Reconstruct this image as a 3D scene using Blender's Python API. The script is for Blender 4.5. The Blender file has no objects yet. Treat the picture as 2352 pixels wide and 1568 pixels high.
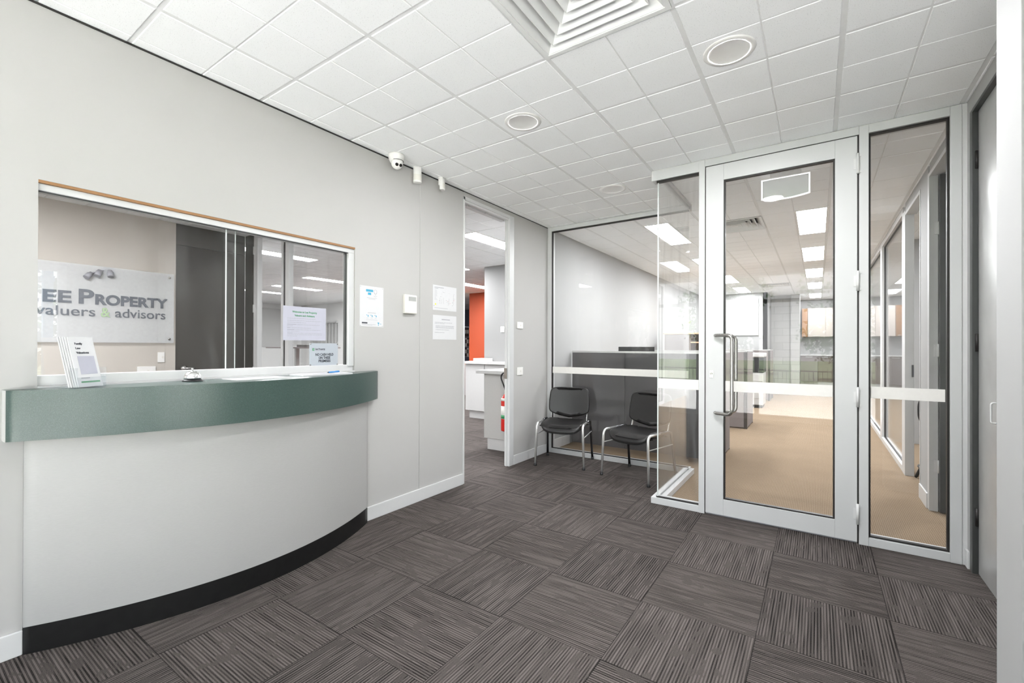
import bpy, bmesh, math, random
from mathutils import Vector, Matrix
random.seed(7)
sc = bpy.context.scene
COL = sc.collection
# ------------------------------------------------------------------ camera
CAMH = 1.27
yaw, pitch, roll = 0.5983, 0.0033, 0.0030
rt0 = Vector((math.cos(yaw), math.sin(yaw), 0)); fw0 = Vector((-math.sin(yaw), math.cos(yaw), 0)); z0 = Vector((0, 0, 1))
fw = fw0*math.cos(pitch)+z0*math.sin(pitch); up0 = z0*math.cos(pitch)-fw0*math.sin(pitch)
rt = rt0*math.cos(roll)+up0*math.sin(roll); up = up0*math.cos(roll)-rt0*math.sin(roll)
cd = bpy.data.cameras.new('camera'); cam = bpy.data.objects.new('camera', cd); COL.objects.link(cam)
cam.matrix_world = Matrix(((rt.x, up.x, -fw.x, 0), (rt.y, up.y, -fw.y, 0), (rt.z, up.z, -fw.z, CAMH), (0, 0, 0, 1)))
cd.sensor_fit = 'HORIZONTAL'; cd.sensor_width = 36; cd.lens = 1028.54/2352*36
cd.shift_x = -1.11/2352; cd.shift_y = 8.27/2352
cd.clip_start = 0.02; cd.clip_end = 300
sc.camera = cam
# ------------------------------------------------------------------ sky, sun, exposure
wd = bpy.data.worlds.new('world'); sc.world = wd; wd.use_nodes = True
nt = wd.node_tree; bg = nt.nodes['Background']
tc = nt.nodes.new('ShaderNodeTexCoord'); sep = nt.nodes.new('ShaderNodeSeparateXYZ'); rp = nt.nodes.new('ShaderNodeValToRGB')
nt.links.new(tc.outputs['Generated'], sep.inputs[0]); nt.links.new(sep.outputs['Z'], rp.inputs[0])
rp.color_ramp.elements[0].position = 0.0; rp.color_ramp.elements[0].color = (.98, .985, 1.0, 1)
rp.color_ramp.elements[1].position = 0.6; rp.color_ramp.elements[1].color = (0.80, 0.88, 1.0, 1)
nt.links.new(rp.outputs[0], bg.inputs['Color']); bg.inputs['Strength'].default_value = 2.6
sd = bpy.data.lights.new('sun', 'SUN'); sd.energy = 27.0; sd.angle = 0.02; sd.color = (1, .985, .975)
sun = bpy.data.objects.new('sun', sd); COL.objects.link(sun); sun.rotation_euler = Vector((.16, -.22, -.96)).to_track_quat('-Z', 'Y').to_euler()
sc.view_settings.view_transform = 'Standard'; sc.view_settings.look = 'None'
sc.view_settings.exposure = 0.97; sc.view_settings.gamma = 1.0; sc.view_settings.use_curve_mapping = False
cy = sc.cycles
cy.use_denoising = True; cy.max_bounces = 14; cy.diffuse_bounces = 8; cy.glossy_bounces = 6
cy.transparent_max_bounces = 40; cy.transmission_bounces = 8; cy.sample_clamp_indirect = 8.0
cy.caustics_reflective = False; cy.caustics_refractive = False
# ------------------------------------------------------------------ key dimensions
W, H, YD, YB, XR = -2.708, 2.708, 3.658, 4.74, 0.723
WT = 0.10
XB = -6.23          # back wall of the reception office
YP = 2.93           # glazed partition of the reception office
XF = -15.3; YF = 9.0; YE = 16.3

# ------------------------------------------------------------------ materials
def new_mat(name):
    m = bpy.data.materials.new(name); m.use_nodes = True
    return m, m.node_tree.nodes, m.node_tree.links, m.node_tree.nodes['Principled BSDF']
def lin(c):
    return tuple(((v/255)/12.92 if v/255 <= .04045 else ((v/255+.055)/1.055)**2.4) for v in c)
def mat(name, rgb, rough=.5, metal=0., var=.03, scale=30., bump=0., spec=.5, emis=None, estr=0., coords='Object', stretch=(1, 1, 1), coat=0.):
    """rgb is the linear colour; var = amount of procedural colour variation"""
    m, n, l, p = new_mat(name)
    tcn = n.new('ShaderNodeNewGeometry'); mp = n.new('ShaderNodeMapping'); nz = n.new('ShaderNodeTexNoise')
    l.new(tcn.outputs['Position'], mp.inputs[0]); mp.inputs['Scale'].default_value = stretch
    l.new(mp.outputs[0], nz.inputs['Vector']); nz.inputs['Scale'].default_value = scale; nz.inputs['Detail'].default_value = 4
    r = n.new('ShaderNodeValToRGB'); l.new(nz.outputs['Fac'], r.inputs[0])
    r.color_ramp.elements[0].position = .3; r.color_ramp.elements[1].position = .7
    r.color_ramp.elements[0].color = tuple(max(0, c*(1-var)) for c in rgb)+(1,)
    r.color_ramp.elements[1].color = tuple(min(1, c*(1+var)) for c in rgb)+(1,)
    l.new(r.outputs[0], p.inputs['Base Color'])
    p.inputs['Roughness'].default_value = rough; p.inputs['Metallic'].default_value = metal
    p.inputs['Specular IOR Level'].default_value = spec
    if coat: p.inputs['Coat Weight'].default_value = coat
    if bump:
        b = n.new('ShaderNodeBump'); b.inputs['Strength'].default_value = bump; b.inputs['Distance'].default_value = .002
        l.new(nz.outputs['Fac'], b.inputs['Height']); l.new(b.outputs[0], p.inputs['Normal'])
    if emis:
        p.inputs['Emission Color'].default_value = tuple(emis)+(1,); p.inputs['Emission Strength'].default_value = estr
    return m

def glass(name, tint=(.992, .994, .993), haze=0.0, hz_scale=3.0, hz_stretch=(1, 1, 1), hz_lo=.5, hz_hi=.8, hz_amt=.05, ior=1.5):
    m = bpy.data.materials.new(name); m.use_nodes = True; n = m.node_tree.nodes; l = m.node_tree.links
    n.remove(n['Principled BSDF']); out = n['Material Output']
    geo = n.new('ShaderNodeNewGeometry'); mx = n.new('ShaderNodeMix'); mx.data_type = 'FLOAT'
    l.new(geo.outputs['Backfacing'], mx.inputs[0]); mx.inputs[2].default_value = ior; mx.inputs[3].default_value = 1/ior
    fr = n.new('ShaderNodeFresnel'); l.new(mx.outputs[0], fr.inputs['IOR'])
    tr = n.new('ShaderNodeBsdfTransparent'); tr.inputs[0].default_value = tint+(1,)
    gl = n.new('ShaderNodeBsdfGlossy'); gl.inputs['Roughness'].default_value = 0.0; gl.inputs[0].default_value = (1, 1, 1, 1)
    ms = n.new('ShaderNodeMixShader'); l.new(fr.outputs[0], ms.inputs[0]); l.new(tr.outputs[0], ms.inputs[1]); l.new(gl.outputs[0], ms.inputs[2])
    last = ms
    if haze > 0:
        df = n.new('ShaderNodeBsdfDiffuse'); df.inputs[0].default_value = (.85, .87, .87, 1)
        mp = n.new('ShaderNodeMapping'); mp.inputs['Scale'].default_value = hz_stretch; l.new(geo.outputs['Position'], mp.inputs[0])
        nz = n.new('ShaderNodeTexNoise'); nz.inputs['Scale'].default_value = hz_scale; nz.inputs['Detail'].default_value = 6; nz.inputs['Distortion'].default_value = 1.2
        l.new(mp.outputs[0], nz.inputs['Vector'])
        r = n.new('ShaderNodeMapRange'); r.inputs[1].default_value = hz_lo; r.inputs[2].default_value = hz_hi; r.inputs[3].default_value = haze; r.inputs[4].default_value = haze+hz_amt
        l.new(nz.outputs['Fac'], r.inputs[0])
        m2 = n.new('ShaderNodeMixShader'); l.new(r.outputs[0], m2.inputs[0]); l.new(ms.outputs[0], m2.inputs[1]); l.new(df.outputs[0], m2.inputs[2]); last = m2
    l.new(last.outputs[0], out.inputs['Surface'])
    return m

def film(name, rgb=(.8, .8, .78), alpha=.75):
    m = bpy.data.materials.new(name); m.use_nodes = True; n = m.node_tree.nodes; l = m.node_tree.links
    p = n['Principled BSDF']; out = n['Material Output']; p.inputs['Base Color'].default_value = rgb+(1,); p.inputs['Roughness'].default_value = .5
    nz = n.new('ShaderNodeTexNoise'); nz.inputs['Scale'].default_value = 40
    g = n.new('ShaderNodeNewGeometry'); l.new(g.outputs['Position'], nz.inputs['Vector'])
    r = n.new('ShaderNodeMapRange'); r.inputs[3].default_value = alpha-.03; r.inputs[4].default_value = alpha+.03; l.new(nz.outputs['Fac'], r.inputs[0])
    t = n.new('ShaderNodeBsdfTransparent'); ms = n.new('ShaderNodeMixShader')
    l.new(r.outputs[0], ms.inputs[0]); l.new(t.outputs[0], ms.inputs[1]); l.new(p.outputs[0], ms.inputs[2]); l.new(ms.outputs[0], out.inputs['Surface'])
    return m

def emission(name, rgb, s):
    m = bpy.data.materials.new(name); m.use_nodes = True; n = m.node_tree.nodes; l = m.node_tree.links
    n.remove(n['Principled BSDF']); e = n.new('ShaderNodeEmission'); e.inputs[0].default_value = rgb+(1,); e.inputs[1].default_value = s
    l.new(e.outputs[0], n['Material Output'].inputs['Surface']); return m

def math_node(n, l, op, a, b=None, c=None):
    nd = n.new('ShaderNodeMath'); nd.operation = op
    for i, v in enumerate((a, b, c)):
        if v is None: continue
        if isinstance(v, (int, float)): nd.inputs[i].default_value = v
        else: l.new(v, nd.inputs[i])
    return nd.outputs[0]

def carpet_tiles():
    m, n, l, p = new_mat('dark_carpet_tiles')
    g = n.new('ShaderNodeNewGeometry'); s = n.new('ShaderNodeSeparateXYZ'); l.new(g.outputs['Position'], s.inputs[0])
    G = .5036
    M = lambda op, a, b=None, c=None: math_node(n, l, op, a, b, c)
    tx = M('DIVIDE', M('ADD', s.outputs[0], 1.2319+G*40), G); ty = M('DIVIDE', M('SUBTRACT', s.outputs[1], 2.2164-G*20), G)
    ix = M('FLOOR', tx); iy = M('FLOOR', ty); fx = M('FRACT', tx); fy = M('FRACT', ty)
    par = M('MODULO', M('ADD', ix, iy), 2.0)
    u = M('ADD', M('MULTIPLY', fx, M('SUBTRACT', 1.0, par)), M('MULTIPLY', fy, par))
    v = M('ADD', M('MULTIPLY', fy, M('SUBTRACT', 1.0, par)), M('MULTIPLY', fx, par))
    tid = M('ADD', M('MULTIPLY', ix, 7.31), M('MULTIPLY', iy, 13.77))
    def noise(a, b, sc_, det=2.0):
        cb = n.new('ShaderNodeCombineXYZ'); l.new(a, cb.inputs[0]); l.new(b, cb.inputs[1]); l.new(tid, cb.inputs[2])
        z = n.new('ShaderNodeTexNoise'); z.inputs['Scale'].default_value = sc_; z.inputs['Detail'].default_value = det
        l.new(cb.outputs[0], z.inputs['Vector']); return z.outputs['Fac']
    streak = noise(M('MULTIPLY', u, 42.0), M('MULTIPLY', v, 1.6), 1.0, 1.0)
    rib = M('SINE', M('MULTIPLY', u, 2*math.pi*42)); rib = M('MULTIPLY_ADD', rib, .5, .5)
    fine = M('SINE', M('MULTIPLY', u, 2*math.pi*126)); fine = M('MULTIPLY_ADD', fine, .5, .5)
    st = n.new('ShaderNodeMapRange'); l.new(streak, st.inputs[0]); st.inputs[1].default_value = .38; st.inputs[2].default_value = .62
    plain = noise(M('MULTIPLY', u, 9.0), M('MULTIPLY', v, 5.0), 1.0, 2.0)
    pm = n.new('ShaderNodeMapRange'); l.new(plain, pm.inputs[0]); pm.inputs[1].default_value = .56; pm.inputs[2].default_value = .62; pm.inputs[3].default_value = 1.0; pm.inputs[4].default_value = .12
    a = M('ADD', M('MULTIPLY', rib, .50), M('ADD', M('MULTIPLY', st.outputs[0], .27), M('MULTIPLY', fine, .23)))
    a = M('ADD', .46, M('MULTIPLY', M('SUBTRACT', a, .46), pm.outputs[0]))
    gr = n.new('ShaderNodeTexNoise'); gr.inputs['Scale'].default_value = 330; gr.inputs['Detail'].default_value = 2; l.new(g.outputs['Position'], gr.inputs['Vector'])
    a = M('ADD', a, M('MULTIPLY', M('SUBTRACT', gr.outputs['Fac'], .5), .75))
    tn = n.new('ShaderNodeTexWhiteNoise'); tn.noise_dimensions = '1D'; l.new(tid, tn.inputs['W'])
    a = M('ADD', a, M('MULTIPLY', M('SUBTRACT', tn.outputs[0], .5), .10))
    # seams between tiles
    ex = M('MINIMUM', fx, M('SUBTRACT', 1.0, fx)); ey = M('MINIMUM', fy, M('SUBTRACT', 1.0, fy)); e = M('MINIMUM', ex, ey)
    sm = n.new('ShaderNodeMapRange'); l.new(e, sm.inputs[0]); sm.inputs[1].default_value = .001; sm.inputs[2].default_value = .006; sm.inputs[3].default_value = .35; sm.inputs[4].default_value = 1.0
    a = M('MULTIPLY', a, sm.outputs[0])
    r = n.new('ShaderNodeValToRGB'); l.new(a, r.inputs[0])
    r.color_ramp.elements[0].position = .08; r.color_ramp.elements[0].color = CARPET_D+(1,)
    r.color_ramp.elements[1].position = .95; r.color_ramp.elements[1].color = CARPET_L+(1,)
    l.new(r.outputs[0], p.inputs['Base Color']); p.inputs['Roughness'].default_value = .95; p.inputs['Specular IOR Level'].default_value = .1
    b = n.new('ShaderNodeBump'); b.inputs['Strength'].default_value = .35; b.inputs['Distance'].default_value = .003
    l.new(a, b.inputs['Height']); l.new(b.outputs[0], p.inputs['Normal'])
    return m
CARPET_D = (.007, .0056, .0052); CARPET_L = (.150, .130, .121)

def beige_carpet():
    m, n, l, p = new_mat('beige_loop_carpet')
    g = n.new('ShaderNodeNewGeometry'); s = n.new('ShaderNodeSeparateXYZ'); l.new(g.outputs['Position'], s.inputs[0])
    M = lambda op, a, b=None, c=None: math_node(n, l, op, a, b, c)
    wx = M('MULTIPLY_ADD', M('SINE', M('MULTIPLY', s.outputs[0], 2*math.pi/.012)), .5, .5)
    wy = M('MULTIPLY_ADD', M('SINE', M('MULTIPLY', s.outputs[1], 2*math.pi/.016)), .5, .5)
    nz = n.new('ShaderNodeTexNoise'); nz.inputs['Scale'].default_value = 3; nz.inputs['Detail'].default_value = 3; l.new(g.outputs['Position'], nz.inputs['Vector'])
    nf = n.new('ShaderNodeTexNoise'); nf.inputs['Scale'].default_value = 150; nf.inputs['Detail'].default_value = 2; l.new(g.outputs['Position'], nf.inputs['Vector'])
    a = M('ADD', M('MULTIPLY', M('MULTIPLY', wx, wy), .45), M('ADD', M('MULTIPLY', nz.outputs['Fac'], .12), M('MULTIPLY', nf.outputs['Fac'], .60)))
    r = n.new('ShaderNodeValToRGB'); l.new(a, r.inputs[0])
    r.color_ramp.elements[0].position = .2; r.color_ramp.elements[0].color = (.15, .105, .068, 1)
    r.color_ramp.elements[1].position = .85; r.color_ramp.elements[1].color = (.37, .285, .20, 1)
    l.new(r.outputs[0], p.inputs['Base Color']); p.inputs['Roughness'].default_value = .95; p.inputs['Specular IOR Level'].default_value = .1
    b = n.new('ShaderNodeBump'); b.inputs['Strength'].default_value = .3; b.inputs['Distance'].default_value = .002; l.new(a, b.inputs['Height']); l.new(b.outputs[0], p.inputs['Normal'])
    return m

def speckled(name, base, dots, sc_=220, thr=.62, rough=.4, coat=0.):
    m, n, l, p = new_mat(name)
    g = n.new('ShaderNodeNewGeometry'); nz = n.new('ShaderNodeTexNoise'); nz.inputs['Scale'].default_value = sc_; nz.inputs['Detail'].default_value = 1
    l.new(g.outputs['Position'], nz.inputs['Vector'])
    r = n.new('ShaderNodeValToRGB'); r.color_ramp.elements[0].position = thr-.04; r.color_ramp.elements[1].position = thr+.04
    r.color_ramp.elements[0].color = base+(1,); r.color_ramp.elements[1].color = dots+(1,)
    l.new(nz.outputs['Fac'], r.inputs[0]); l.new(r.outputs[0], p.inputs['Base Color'])
    p.inputs['Roughness'].default_value = rough; p.inputs['Coat Weight'].default_value = coat
    return m

def brushed(name, rgb, rough=.3, stretch=(1, 1, 60)):
    m, n, l, p = new_mat(name)
    g = n.new('ShaderNodeNewGeometry'); mp = n.new('ShaderNodeMapping'); mp.inputs['Scale'].default_value = stretch
    nz = n.new('ShaderNodeTexNoise'); nz.inputs['Scale'].default_value = 12; nz.inputs['Detail'].default_value = 3
    l.new(g.outputs['Position'], mp.inputs[0]); l.new(mp.outputs[0], nz.inputs['Vector'])
    p.inputs['Base Color'].default_value = rgb+(1,); p.inputs['Metallic'].default_value = 1.0
    r = n.new('ShaderNodeMapRange'); r.inputs[3].default_value = rough-.05; r.inputs[4].default_value = rough+.07; l.new(nz.outputs['Fac'], r.inputs[0]); l.new(r.outputs[0], p.inputs['Roughness'])
    return m

def sky_blue_paint(): return mat('blue_paint', lin((120, 175, 205)), .5)

MT = {}
MT['wall'] = mat('wall_paint', (.462, .455, .444), .75, var=.012, scale=2.5)
MT['wall_white'] = mat('white_wall_paint', (.40, .40, .397), .7, var=.01, scale=2.5)
MT['wall_soft'] = mat('soft_white_wall_paint', (.25, .25, .248), .7, var=.01, scale=2.5)  # same white paint, darkened to offset the close strip light
MT['wall_room'] = mat('left_room_wall_paint', (.68, .68, .67), .7, var=.01, scale=2.5)
MT['blind_white'] = mat('blind_vinyl', (.48, .48, .47), .6, var=.02)
MT['wall_beige'] = mat('greige_wall_paint', (.50, .465, .42), .7, var=.015, scale=2.5)
MT['trim'] = mat('white_gloss_trim', (.63, .63, .628), .35, var=.01)
MT['frame'] = mat('pale_grey_aluminium', (.58, .585, .585), .38, var=.015, scale=6, stretch=(1, 1, .2))
MT['gasket'] = mat('black_rubber', (.012, .010, .009), .5, var=.2)
MT['black'] = mat('black_plastic', (.012, .012, .013), .45, var=.2)
MT['shadowgap'] = mat('dark_gap', (.03, .028, .025), .9, var=.2)
MT['carpet'] = carpet_tiles()
MT['beige'] = beige_carpet()
MT['tile'] = speckled('mineral_ceiling_tile', (.955, .965, .97), (.60, .61, .61), 260, .70, .9)
MT['tee'] = mat('ceiling_grid_enamel', (.80, .805, .80), .6, var=.02)
MT['glass'] = glass('clear_glass', haze=.003, hz_scale=2.2, hz_lo=.55, hz_hi=.85, hz_amt=.03, ior=1.34)
MT['glass_streak'] = glass('streaky_clear_glass', haze=.008, hz_scale=5, hz_stretch=(3, 3, .25), hz_lo=.5, hz_hi=.85, hz_amt=.07, ior=1.4)
MT['glass_hatch'] = glass('smudged_clear_glass', haze=.001, hz_scale=3.5, hz_stretch=(1, 1.6, .8), hz_lo=.52, hz_hi=.85, hz_amt=.03, ior=1.43)
MT['glass_clean'] = glass('window_glass')
MT['acrylic'] = glass('clear_acrylic', tint=(.95, .96, .97), haze=.03, hz_amt=.05)
MT['glass_edge'] = mat('polished_glass_edge', (.62, .66, .65), .15, var=.05)
MT['film'] = film('frosted_safety_film', (.86, .84, .81), .86)
MT['film_warm'] = film('frosted_sign_panel', (.74, .76, .78), .38)
MT['green_lam'] = speckled('green_speckled_laminate', (.040, .068, .060), (.066, .100, .091), 420, .55, .28)
MT['grey_lam'] = mat('pale_grey_laminate', (.385, .381, .371), .45, var=.02, scale=60, stretch=(1, 1, 4))
MT['kick'] = mat('black_vinyl_skirting', (.006, .006, .006), .35, var=.3)
MT['steel'] = brushed('brushed_stainless', (.45, .435, .415), .22)
MT['chrome'] = mat('chrome', (.90, .90, .90), .16, 1., var=.01)
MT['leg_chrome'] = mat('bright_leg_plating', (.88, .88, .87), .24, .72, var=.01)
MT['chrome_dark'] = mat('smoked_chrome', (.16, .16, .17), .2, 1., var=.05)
MT['alu'] = mat('satin_aluminium', (.62, .62, .61), .35, .6, var=.02)
MT['vinyl'] = mat('black_vinyl', (.014, .013, .013), .32, var=.25, scale=300, bump=.25)
MT['plastic_w'] = mat('white_plastic', (.80, .79, .77), .35, var=.01)
MT['plastic_cream'] = mat('cream_plastic', (.74, .72, .67), .4, var=.01)
MT['lcd'] = mat('grey_display', (.38, .385, .37), .3, var=.08, scale=300)
MT['paper'] = mat('white_paper', (.63, .63, .64), .6, var=.01)
MT['paper_blue'] = mat('cool_white_paper', (.43, .43, .50), .6, var=.015)
MT['sign_panel'] = mat('grey_acrylic_sign', (.42, .45, .49), .25, var=.01)
MT['ink'] = mat('black_ink', (.03, .035, .045), .6, var=.05)
MT['ink_grey'] = mat('grey_ink', (.30, .30, .33), .6, var=.05)
MT['ink_lgrey'] = mat('pale_grey_ink', (.34, .34, .37), .6, var=.05)
MT['ink_green'] = mat('green_ink', (.06, .26, .11), .6, var=.05)
MT['ink_blue'] = mat('blue_ink', (.05, .33, .50), .6, var=.05)
MT['ink_yellow'] = mat('yellow_ink', (.80, .70, .10), .6, var=.05)
MT['letter_grey'] = mat('charcoal_lettering', (.12, .13, .15), .5, var=.03)
MT['letter_green'] = mat('pale_green_lettering', (.34, .46, .28), .5, var=.03)
MT['dark_door'] = mat('dark_brown_door_laminate', (.030, .026, .020), .55, var=.25, scale=2.0, stretch=(1, 1, .6))
MT['dark_band'] = mat('dark_brown_door_head', (.06, .056, .048), .5, var=.15, scale=2.0)
MT['metal_door'] = mat('grey_metallic_door_laminate', (.55, .55, .54), .33, .55, var=.06, scale=7, bump=.02)
MT['door_dark_frame'] = mat('dark_grey_frame', (.045, .047, .046), .4, var=.05)
MT['timber'] = mat('raw_timber_edge', (.30, .155, .065), .6, var=.12, scale=20, stretch=(1, .1, 1))
MT['timber_pale'] = mat('pale_birch', (.72, .50, .32), .5, var=.08, scale=15, stretch=(.2, 1, 1))
MT['orange'] = mat('orange_wall_paint', (.30, .038, .004), .6, var=.02, scale=2)
MT['blue_grey'] = mat('blue_grey_wall_paint', (.20, .22, .29), .7, var=.03, scale=2)
MT['panel_grey'] = mat('charcoal_screen_fabric', (.090, .085, .088), .8, var=.12, scale=250)
MT['panel_mid'] = mat('mauve_grey_screen_fabric', (.22, .19, .185), .8, var=.08, scale=250)
MT['panel_edge'] = mat('dark_bronze_edge', (.06, .052, .048), .4, var=.05)
MT['cab_white'] = mat('white_cabinet_laminate', (.56, .56, .555), .4, var=.01)
MT['cab_grey'] = mat('grey_cabinet_laminate', (.50, .50, .485), .45, var=.015, scale=80)
MT['cab_cream'] = mat('cream_cabinet_laminate', (.46, .41, .375), .45, var=.02, scale=12, stretch=(1, 1, .1))
MT['cab_brown'] = mat('brown_cabinet_laminate', (.16, .125, .10), .45, var=.06, scale=12)
MT['timber_brown'] = mat('brown_timber', (.27, .14, .065), .5, var=.15, scale=12, stretch=(1, 1, .1))
MT['block'] = None
MT['red'] = mat('red_enamel', (.62, .025, .018), .25, var=.03)
MT['label_white'] = mat('white_label', (.80, .80, .76), .5, var=.02)
MT['label_green'] = mat('green_label', (.05, .30, .12), .5, var=.05)
MT['blue_pen'] = mat('blue_pen_plastic', (.03, .28, .70), .3, var=.03)
MT['louvre'] = mat('white_enamel_louvre', (.78, .785, .775), .45, var=.01)
MT['vent_dark'] = mat('duct_dark', (.10, .10, .09), .9, var=.1)
MT['lens_off'] = mat('opal_lens', (.70, .68, .67), .3, var=.01, emis=(1, .97, .95), estr=.42)  # unlit lens given a faint glow to lift its tone
MT['lamp'] = emission('lit_panel', (.96, .98, 1.), 28.0)
MT['lamp_strip'] = emission('lit_strip', (.97, .98, 1.), 50.0)
MT['sign_rim'] = mat('edge_lit_rim', (.9, .9, .9), .3, emis=(1, 1, 1), estr=.55)
MT['sign_face'] = mat('frosted_exit_face', (.78, .80, .79), .65, var=.02)
MT['seat_grey'] = mat('grey_fabric', (.17, .17, .165), .85, var=.15, scale=300)
MT['leaf'] = mat('leaf_green', (.07, .16, .035), .5, var=.5, scale=3)
MT['leaf_light'] = mat('young_leaf', (.38, .50, .16), .5, var=.2, scale=30)
MT['bark'] = mat('bark', (.12, .09, .07), .9, var=.3, scale=20)
MT['grass'] = mat('lawn', (.15, .20, .10), .9, var=.3, scale=4)
MT['paving'] = mat('pale_concrete_paving', (.62, .61, .59), .8, var=.06, scale=3)
MT['fence'] = mat('black_fence_paint', (.01, .01, .01), .4, var=.1)
MT['blue_post'] = mat('light_blue_paint', (.20, .46, .66), .5, var=.03)
MT['rock'] = mat('road', (.25, .25, .25), .9, var=.1)

def block_wall():
    m, n, l, p = new_mat('grey_painted_blockwork')
    g = n.new('ShaderNodeNewGeometry'); mp = n.new('ShaderNodeMapping'); mp.inputs['Rotation'].default_value = (math.radians(90), 0, 0)
    l.new(g.outputs['Position'], mp.inputs[0])
    b = n.new('ShaderNodeTexBrick'); b.inputs['Scale'].default_value = 1.0; b.inputs['Brick Width'].default_value = .4; b.inputs['Row Height'].default_value = .2; b.inputs['Mortar Size'].default_value = .006
    b.inputs['Color1'].default_value = (.40, .40, .39, 1); b.inputs['Color2'].default_value = (.44, .44, .43, 1); b.inputs['Mortar'].default_value = (.33, .33, .32, 1)
    l.new(mp.outputs[0], b.inputs['Vector']); l.new(b.outputs[0], p.inputs['Base Color']); p.inputs['Roughness'].default_value = .8
    return m
MT['block'] = block_wall()

# ------------------------------------------------------------------ mesh builder
class MB:
    def __init__(s): s.v = []; s.f = []; s.sm = []
    def add(s, vs, fs, smooth=False):
        o = len(s.v); s.v += [tuple(v) for v in vs]; s.f += [tuple(i+o for i in f) for f in fs]; s.sm += [smooth]*len(fs); return s
    def box(s, x0, x1, y0, y1, z0, z1):
        x0, x1 = sorted((x0, x1)); y0, y1 = sorted((y0, y1)); z0, z1 = sorted((z0, z1))
        return s.add([(x0, y0, z0), (x1, y0, z0), (x1, y1, z0), (x0, y1, z0), (x0, y0, z1), (x1, y0, z1), (x1, y1, z1), (x0, y1, z1)],
                     [(0, 3, 2, 1), (4, 5, 6, 7), (0, 1, 5, 4), (1, 2, 6, 5), (2, 3, 7, 6), (3, 0, 4, 7)])
    def prism(s, pts, z0, z1, smooth_sides=False):
        n = len(pts); vs = [(p[0], p[1], z0) for p in pts]+[(p[0], p[1], z1) for p in pts]
        s.add(vs, [tuple(range(n-1, -1, -1)), tuple(range(n, 2*n))])
        if smooth_sides: s.add(vs, [])
        o = len(s.v)-2*n
        for i in range(n):
            j = (i+1) % n; s.f.append((o+i, o+j, o+n+j, o+n+i)); s.sm.append(smooth_sides)
        return s
    def tube(s, pts, r, seg=12, ry=None, caps=True):
        """sweep a circle (or ellipse r, ry) along a polyline"""
        pts = [Vector(p) for p in pts]; rings = []; t0 = (pts[1]-pts[0]).normalized()
        ref = Vector((0, 0, 1)) if abs(t0.z) < .9 else Vector((0, 1, 0))
        nrm = (ref-t0*ref.dot(t0)).normalized()
        for i, p in enumerate(pts):
            if i == 0: t = (pts[1]-pts[0])
            elif i == len(pts)-1: t = pts[-1]-pts[-2]
            else: t = (pts[i+1]-pts[i]).normalized()+(pts[i]-pts[i-1]).normalized()
            t.normalize(); nrm = (nrm-t*nrm.dot(t)).normalized(); bn = t.cross(nrm)
            rr = r[i] if isinstance(r, (list, tuple)) else r
            rings.append([p+nrm*(math.cos(a)*rr)+bn*(math.sin(a)*(ry if ry else rr)) for a in [2*math.pi*k/seg for k in range(seg)]])
        vs = [q for R_ in rings for q in R_]; fs = []
        for i in range(len(rings)-1):
            for k in range(seg):
                k2 = (k+1) % seg; fs.append((i*seg+k, i*seg+k2, (i+1)*seg+k2, (i+1)*seg+k))
        s.add(vs, fs, True)
        if caps:
            o = len(s.v)-len(vs); s.f.append(tuple(o+k for k in range(seg-1, -1, -1))); s.f.append(tuple(o+(len(rings)-1)*seg+k for k in range(seg))); s.sm += [False, False]
        return s
    def lathe(s, prof, c=(0, 0, 0), seg=32, axis='z'):
        """prof = [(radius, height)]"""
        vs = []; fs = []
        for r, h in prof:
            for k in range(seg):
                a = 2*math.pi*k/seg; x, y, z = r*math.cos(a), r*math.sin(a), h
                if axis == 'x': x, y, z = h, r*math.cos(a), r*math.sin(a)
                if axis == 'y': x, y, z = r*math.cos(a), h, -r*math.sin(a)
                vs.append((c[0]+x, c[1]+y, c[2]+z))
        for i in range(len(prof)-1):
            for k in range(seg):
                k2 = (k+1) % seg; fs.append((i*seg+k, i*seg+k2, (i+1)*seg+k2, (i+1)*seg+k))
        fs.append(tuple(range(seg-1, -1, -1))); fs.append(tuple((len(prof)-1)*seg+k for k in range(seg)))
        return s.add(vs, fs, True)
    def frame(s, axis, c0, c1, a0, a1, z0, z1, w, wb=None, wt=None, w1=None):
        """rectangular frame in plane axis ('x' or 'y') of depth c0..c1; along a0..a1; bars of width w"""
        wb = w if wb is None else wb; wt = w if wt is None else wt; w1 = w if w1 is None else w1
        for (p, q, r_, t) in ((a0, a0+w, z0, z1), (a1-w1, a1, z0, z1), (a0+w, a1-w1, z0, z0+wb), (a0+w, a1-w1, z1-wt, z1)):
            if q-p < 1e-6 or t-r_ < 1e-6: continue
            if axis == 'y': s.box(p, q, c0, c1, r_, t)
            else: s.box(c0, c1, p, q, r_, t)
        return s
    def xf(s, mtx):
        s.v = [tuple(mtx @ Vector(v)) for v in s.v]; return s
    def build(s, name, m, parent=None, bev=0, local=False, fixn=True):
        me = bpy.data.meshes.new(name); vs = s.v
        if parent is not None and not local:
            t = parent
            while t.parent: t = t.parent
            L = t.location; vs = [(v[0]-L.x, v[1]-L.y, v[2]-L.z) for v in vs]
        me.from_pydata(vs, [], s.f); me.materials.append(m if not isinstance(m, str) else MT[m])
        for p_, sm in zip(me.polygons, s.sm): p_.use_smooth = sm
        if fixn:
            b = bmesh.new(); b.from_mesh(me); bmesh.ops.recalc_face_normals(b, faces=b.faces); b.to_mesh(me); b.free()
        o = bpy.data.objects.new(name, me); COL.objects.link(o)
        if parent is not None: o.parent = parent
        if bev:
            md = o.modifiers.new('bevel', 'BEVEL'); md.width = bev; md.segments = 2; md.limit_method = 'ANGLE'; md.angle_limit = math.radians(40)
        return o

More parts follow.
